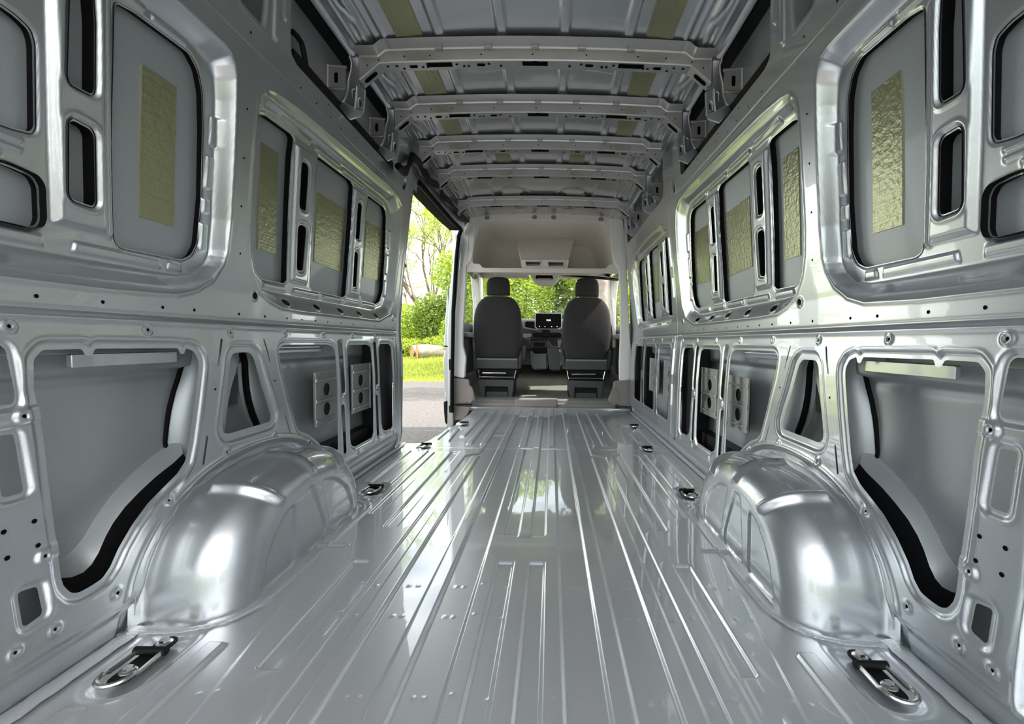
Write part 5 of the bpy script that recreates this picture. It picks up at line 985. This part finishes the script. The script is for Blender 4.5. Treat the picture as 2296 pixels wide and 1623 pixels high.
# behind the sliding door
tree((-5.2,23,-.1),'bare-branched spring tree with sparse yellow green leaves seen through the sliding door',10.5,.17,(-.30,0,1),'leaf',15000,.06,5,1.0,'bark',6,.8)
tree((-6.6,27,0),'thin branched tree behind the sparse one in the sliding door opening',11,.14,(-.05,0,1),'leaf',9000,.065,11,.9,'bark',6,.7)
tree((-4.2,26,0),'slender tree with leaning branches hidden by the door pillar at its foot',11,.15,(-.38,0,1),'leaf',9000,.065,23,1.0,'bark',6,.7)
bush((-7.0,21.5,0),[(0,0,1.2,1.5,1.2,1.3),(1.0,.3,1.7,1.0,.9,1.1),(-.9,.2,1.5,1.1,1,1.2),(.3,0,.5,1.8,1.3,.7)],15000,.075,'leaf','broad light green bush beyond the road, left in the sliding door opening')
bush((-5.0,21,0),[(0,0,1.4,1.2,1.0,1.5),(.6,0,2.3,.9,.8,1.0),(-.7,.2,2.0,.8,.8,1.0)],14000,.07,'leaf2','darker green bush beyond the road, right in the sliding door opening')
bush((-6.2,19.8,-.05),[(0,0,.35,1.2,.5,.5),(1.2,0,.4,.9,.5,.55)],6000,.06,'leaf','low bright undergrowth just behind the felled log')
# branch with large leaves near the van
e=empty('tree',(-7.6,11.5,GZ),'near tree whose large yellow leaves hang into the top of the sliding door opening','tree'); m=MB()
m.tube([(0,0,0),(.05,0,2.2),(.1,0,4.4),(.0,0,6.4)],[.14,.12,.10,.06],10); m.tube([(.1,0,4.3),(1.3,-.1,5.1),(2.7,-.3,5.8),(3.6,-.4,5.6),(4.4,-.5,5.2)],[.06,.045,.03,.015,.005],6); m.build('trunk','bark',e)
m=MB()
for c in ((3.4,-.4,5.6),(3.9,-.5,5.2),(4.2,-.5,4.8),(3.75,-.4,4.75),(4.5,-.5,5.0),(4.7,-.5,4.4),(3.3,-.3,5.1),(4.0,-.4,5.55)): leaves(m,c,(.26,.25,.20),60,.085)
leaves(m,(0,0,6.4),(1.5,1.5,1.0),900,.09); m.build('foliage','leaf',e,False)
# log pile
def log(loc,axis,L,r,label):
    e=empty('log',loc,label,'log','felled logs on the grass'); ax=Vector(axis).normalized(); m=MB(); pts=[ax*L*t for t in np.linspace(0,1,9)]; m.tube([p+Vector((0,0,.03*math.sin(i*1.3))) for i,p in enumerate(pts)],[r*(1+.05*math.sin(i*2)) for i in range(9)],20,cap=False); m.build('bark','barkl',e)
    m=MB(); up=Vector((0,0,1)); a=ax.cross(up).normalized(); b=a.cross(ax).normalized(); m.add([-ax*.01+(a*math.cos(t)+b*math.sin(t))*r*.97 for t in np.arange(20)*math.pi/10],[tuple(range(20))]); m.build('cut_end','wood',e,False); return e
log((-5.55,18.8,.20),(.90,.45,0),2.6,.30,'large pale felled log with an orange cut end lying on the grass')
log((-5.95,19.3,.22),(.8,.9,.05),1.3,.24,'shorter log behind and left of the large felled log')
# green wall in front of the windscreen
bl=[(-3.0,17,'leaf'),(-1.2,15.5,'leaf'),(.4,16.5,'leaf2'),(1.9,15,'leaf'),(3.4,17,'leaf2')]
lb=['bright bush seen through the windscreen at its left edge','bright yellow green bush seen through the windscreen right of the left seat','green bush in the middle of the windscreen above the touchscreen','yellow green bush seen through the windscreen left of the right seat','green bush at the right edge of the windscreen']
for (x,y,mt_),l in zip(bl,lb):
    bush((x,y,-.1),[(0,0,1.0,1.2,.8,1.1),(.3,.2,2.4,1.15,.8,1.1),(-.5,.3,3.4,1.1,.8,1.0),(.5,.4,4.3,1.0,.7,.8)],14000,.075,mt_,l)
bush((.15,12.5,-.3),[(0,0,.9,.9,.5,.9),(.4,0,1.5,.5,.4,.5)],7000,.07,'leaf3','grey green shrub just above the touchscreen')
e=empty('tree',(1.42,11.2,-.5),'pale tree trunk with mottled bark behind the right headrest','tree'); m=MB(); m.tube([(0,0,0),(-.02,0,1.2),(-.04,0,2.2),(-.10,0,3.5),(-.2,.1,6)],[.15,.13,.125,.11,.08],14); m.build('trunk','barkl',e)
m=MB(); leaves(m,(-.2,.2,5.2),(1.5,1.5,1.2),3000,.08); m.build('foliage','leaf2',e,False)
# trees behind the van, mirrored in the paint
for i,(x,y) in enumerate(((-13,-13),(-7.5,-16),(-2.5,-17),(2.5,-16.5),(8,-15.5),(13,-12))):
    bush((x,y,GZ),[(0,0,1.8,3.2,2,2.2),(.8,0,3.6,2.6,1.8,1.6),(-1.2,0,2.8,2.2,1.6,1.8)],4200,.20,'leaf2','dense green bush of the row standing behind the open rear doors',group='row of bushes behind the van')
bpy.context.view_layer.update()
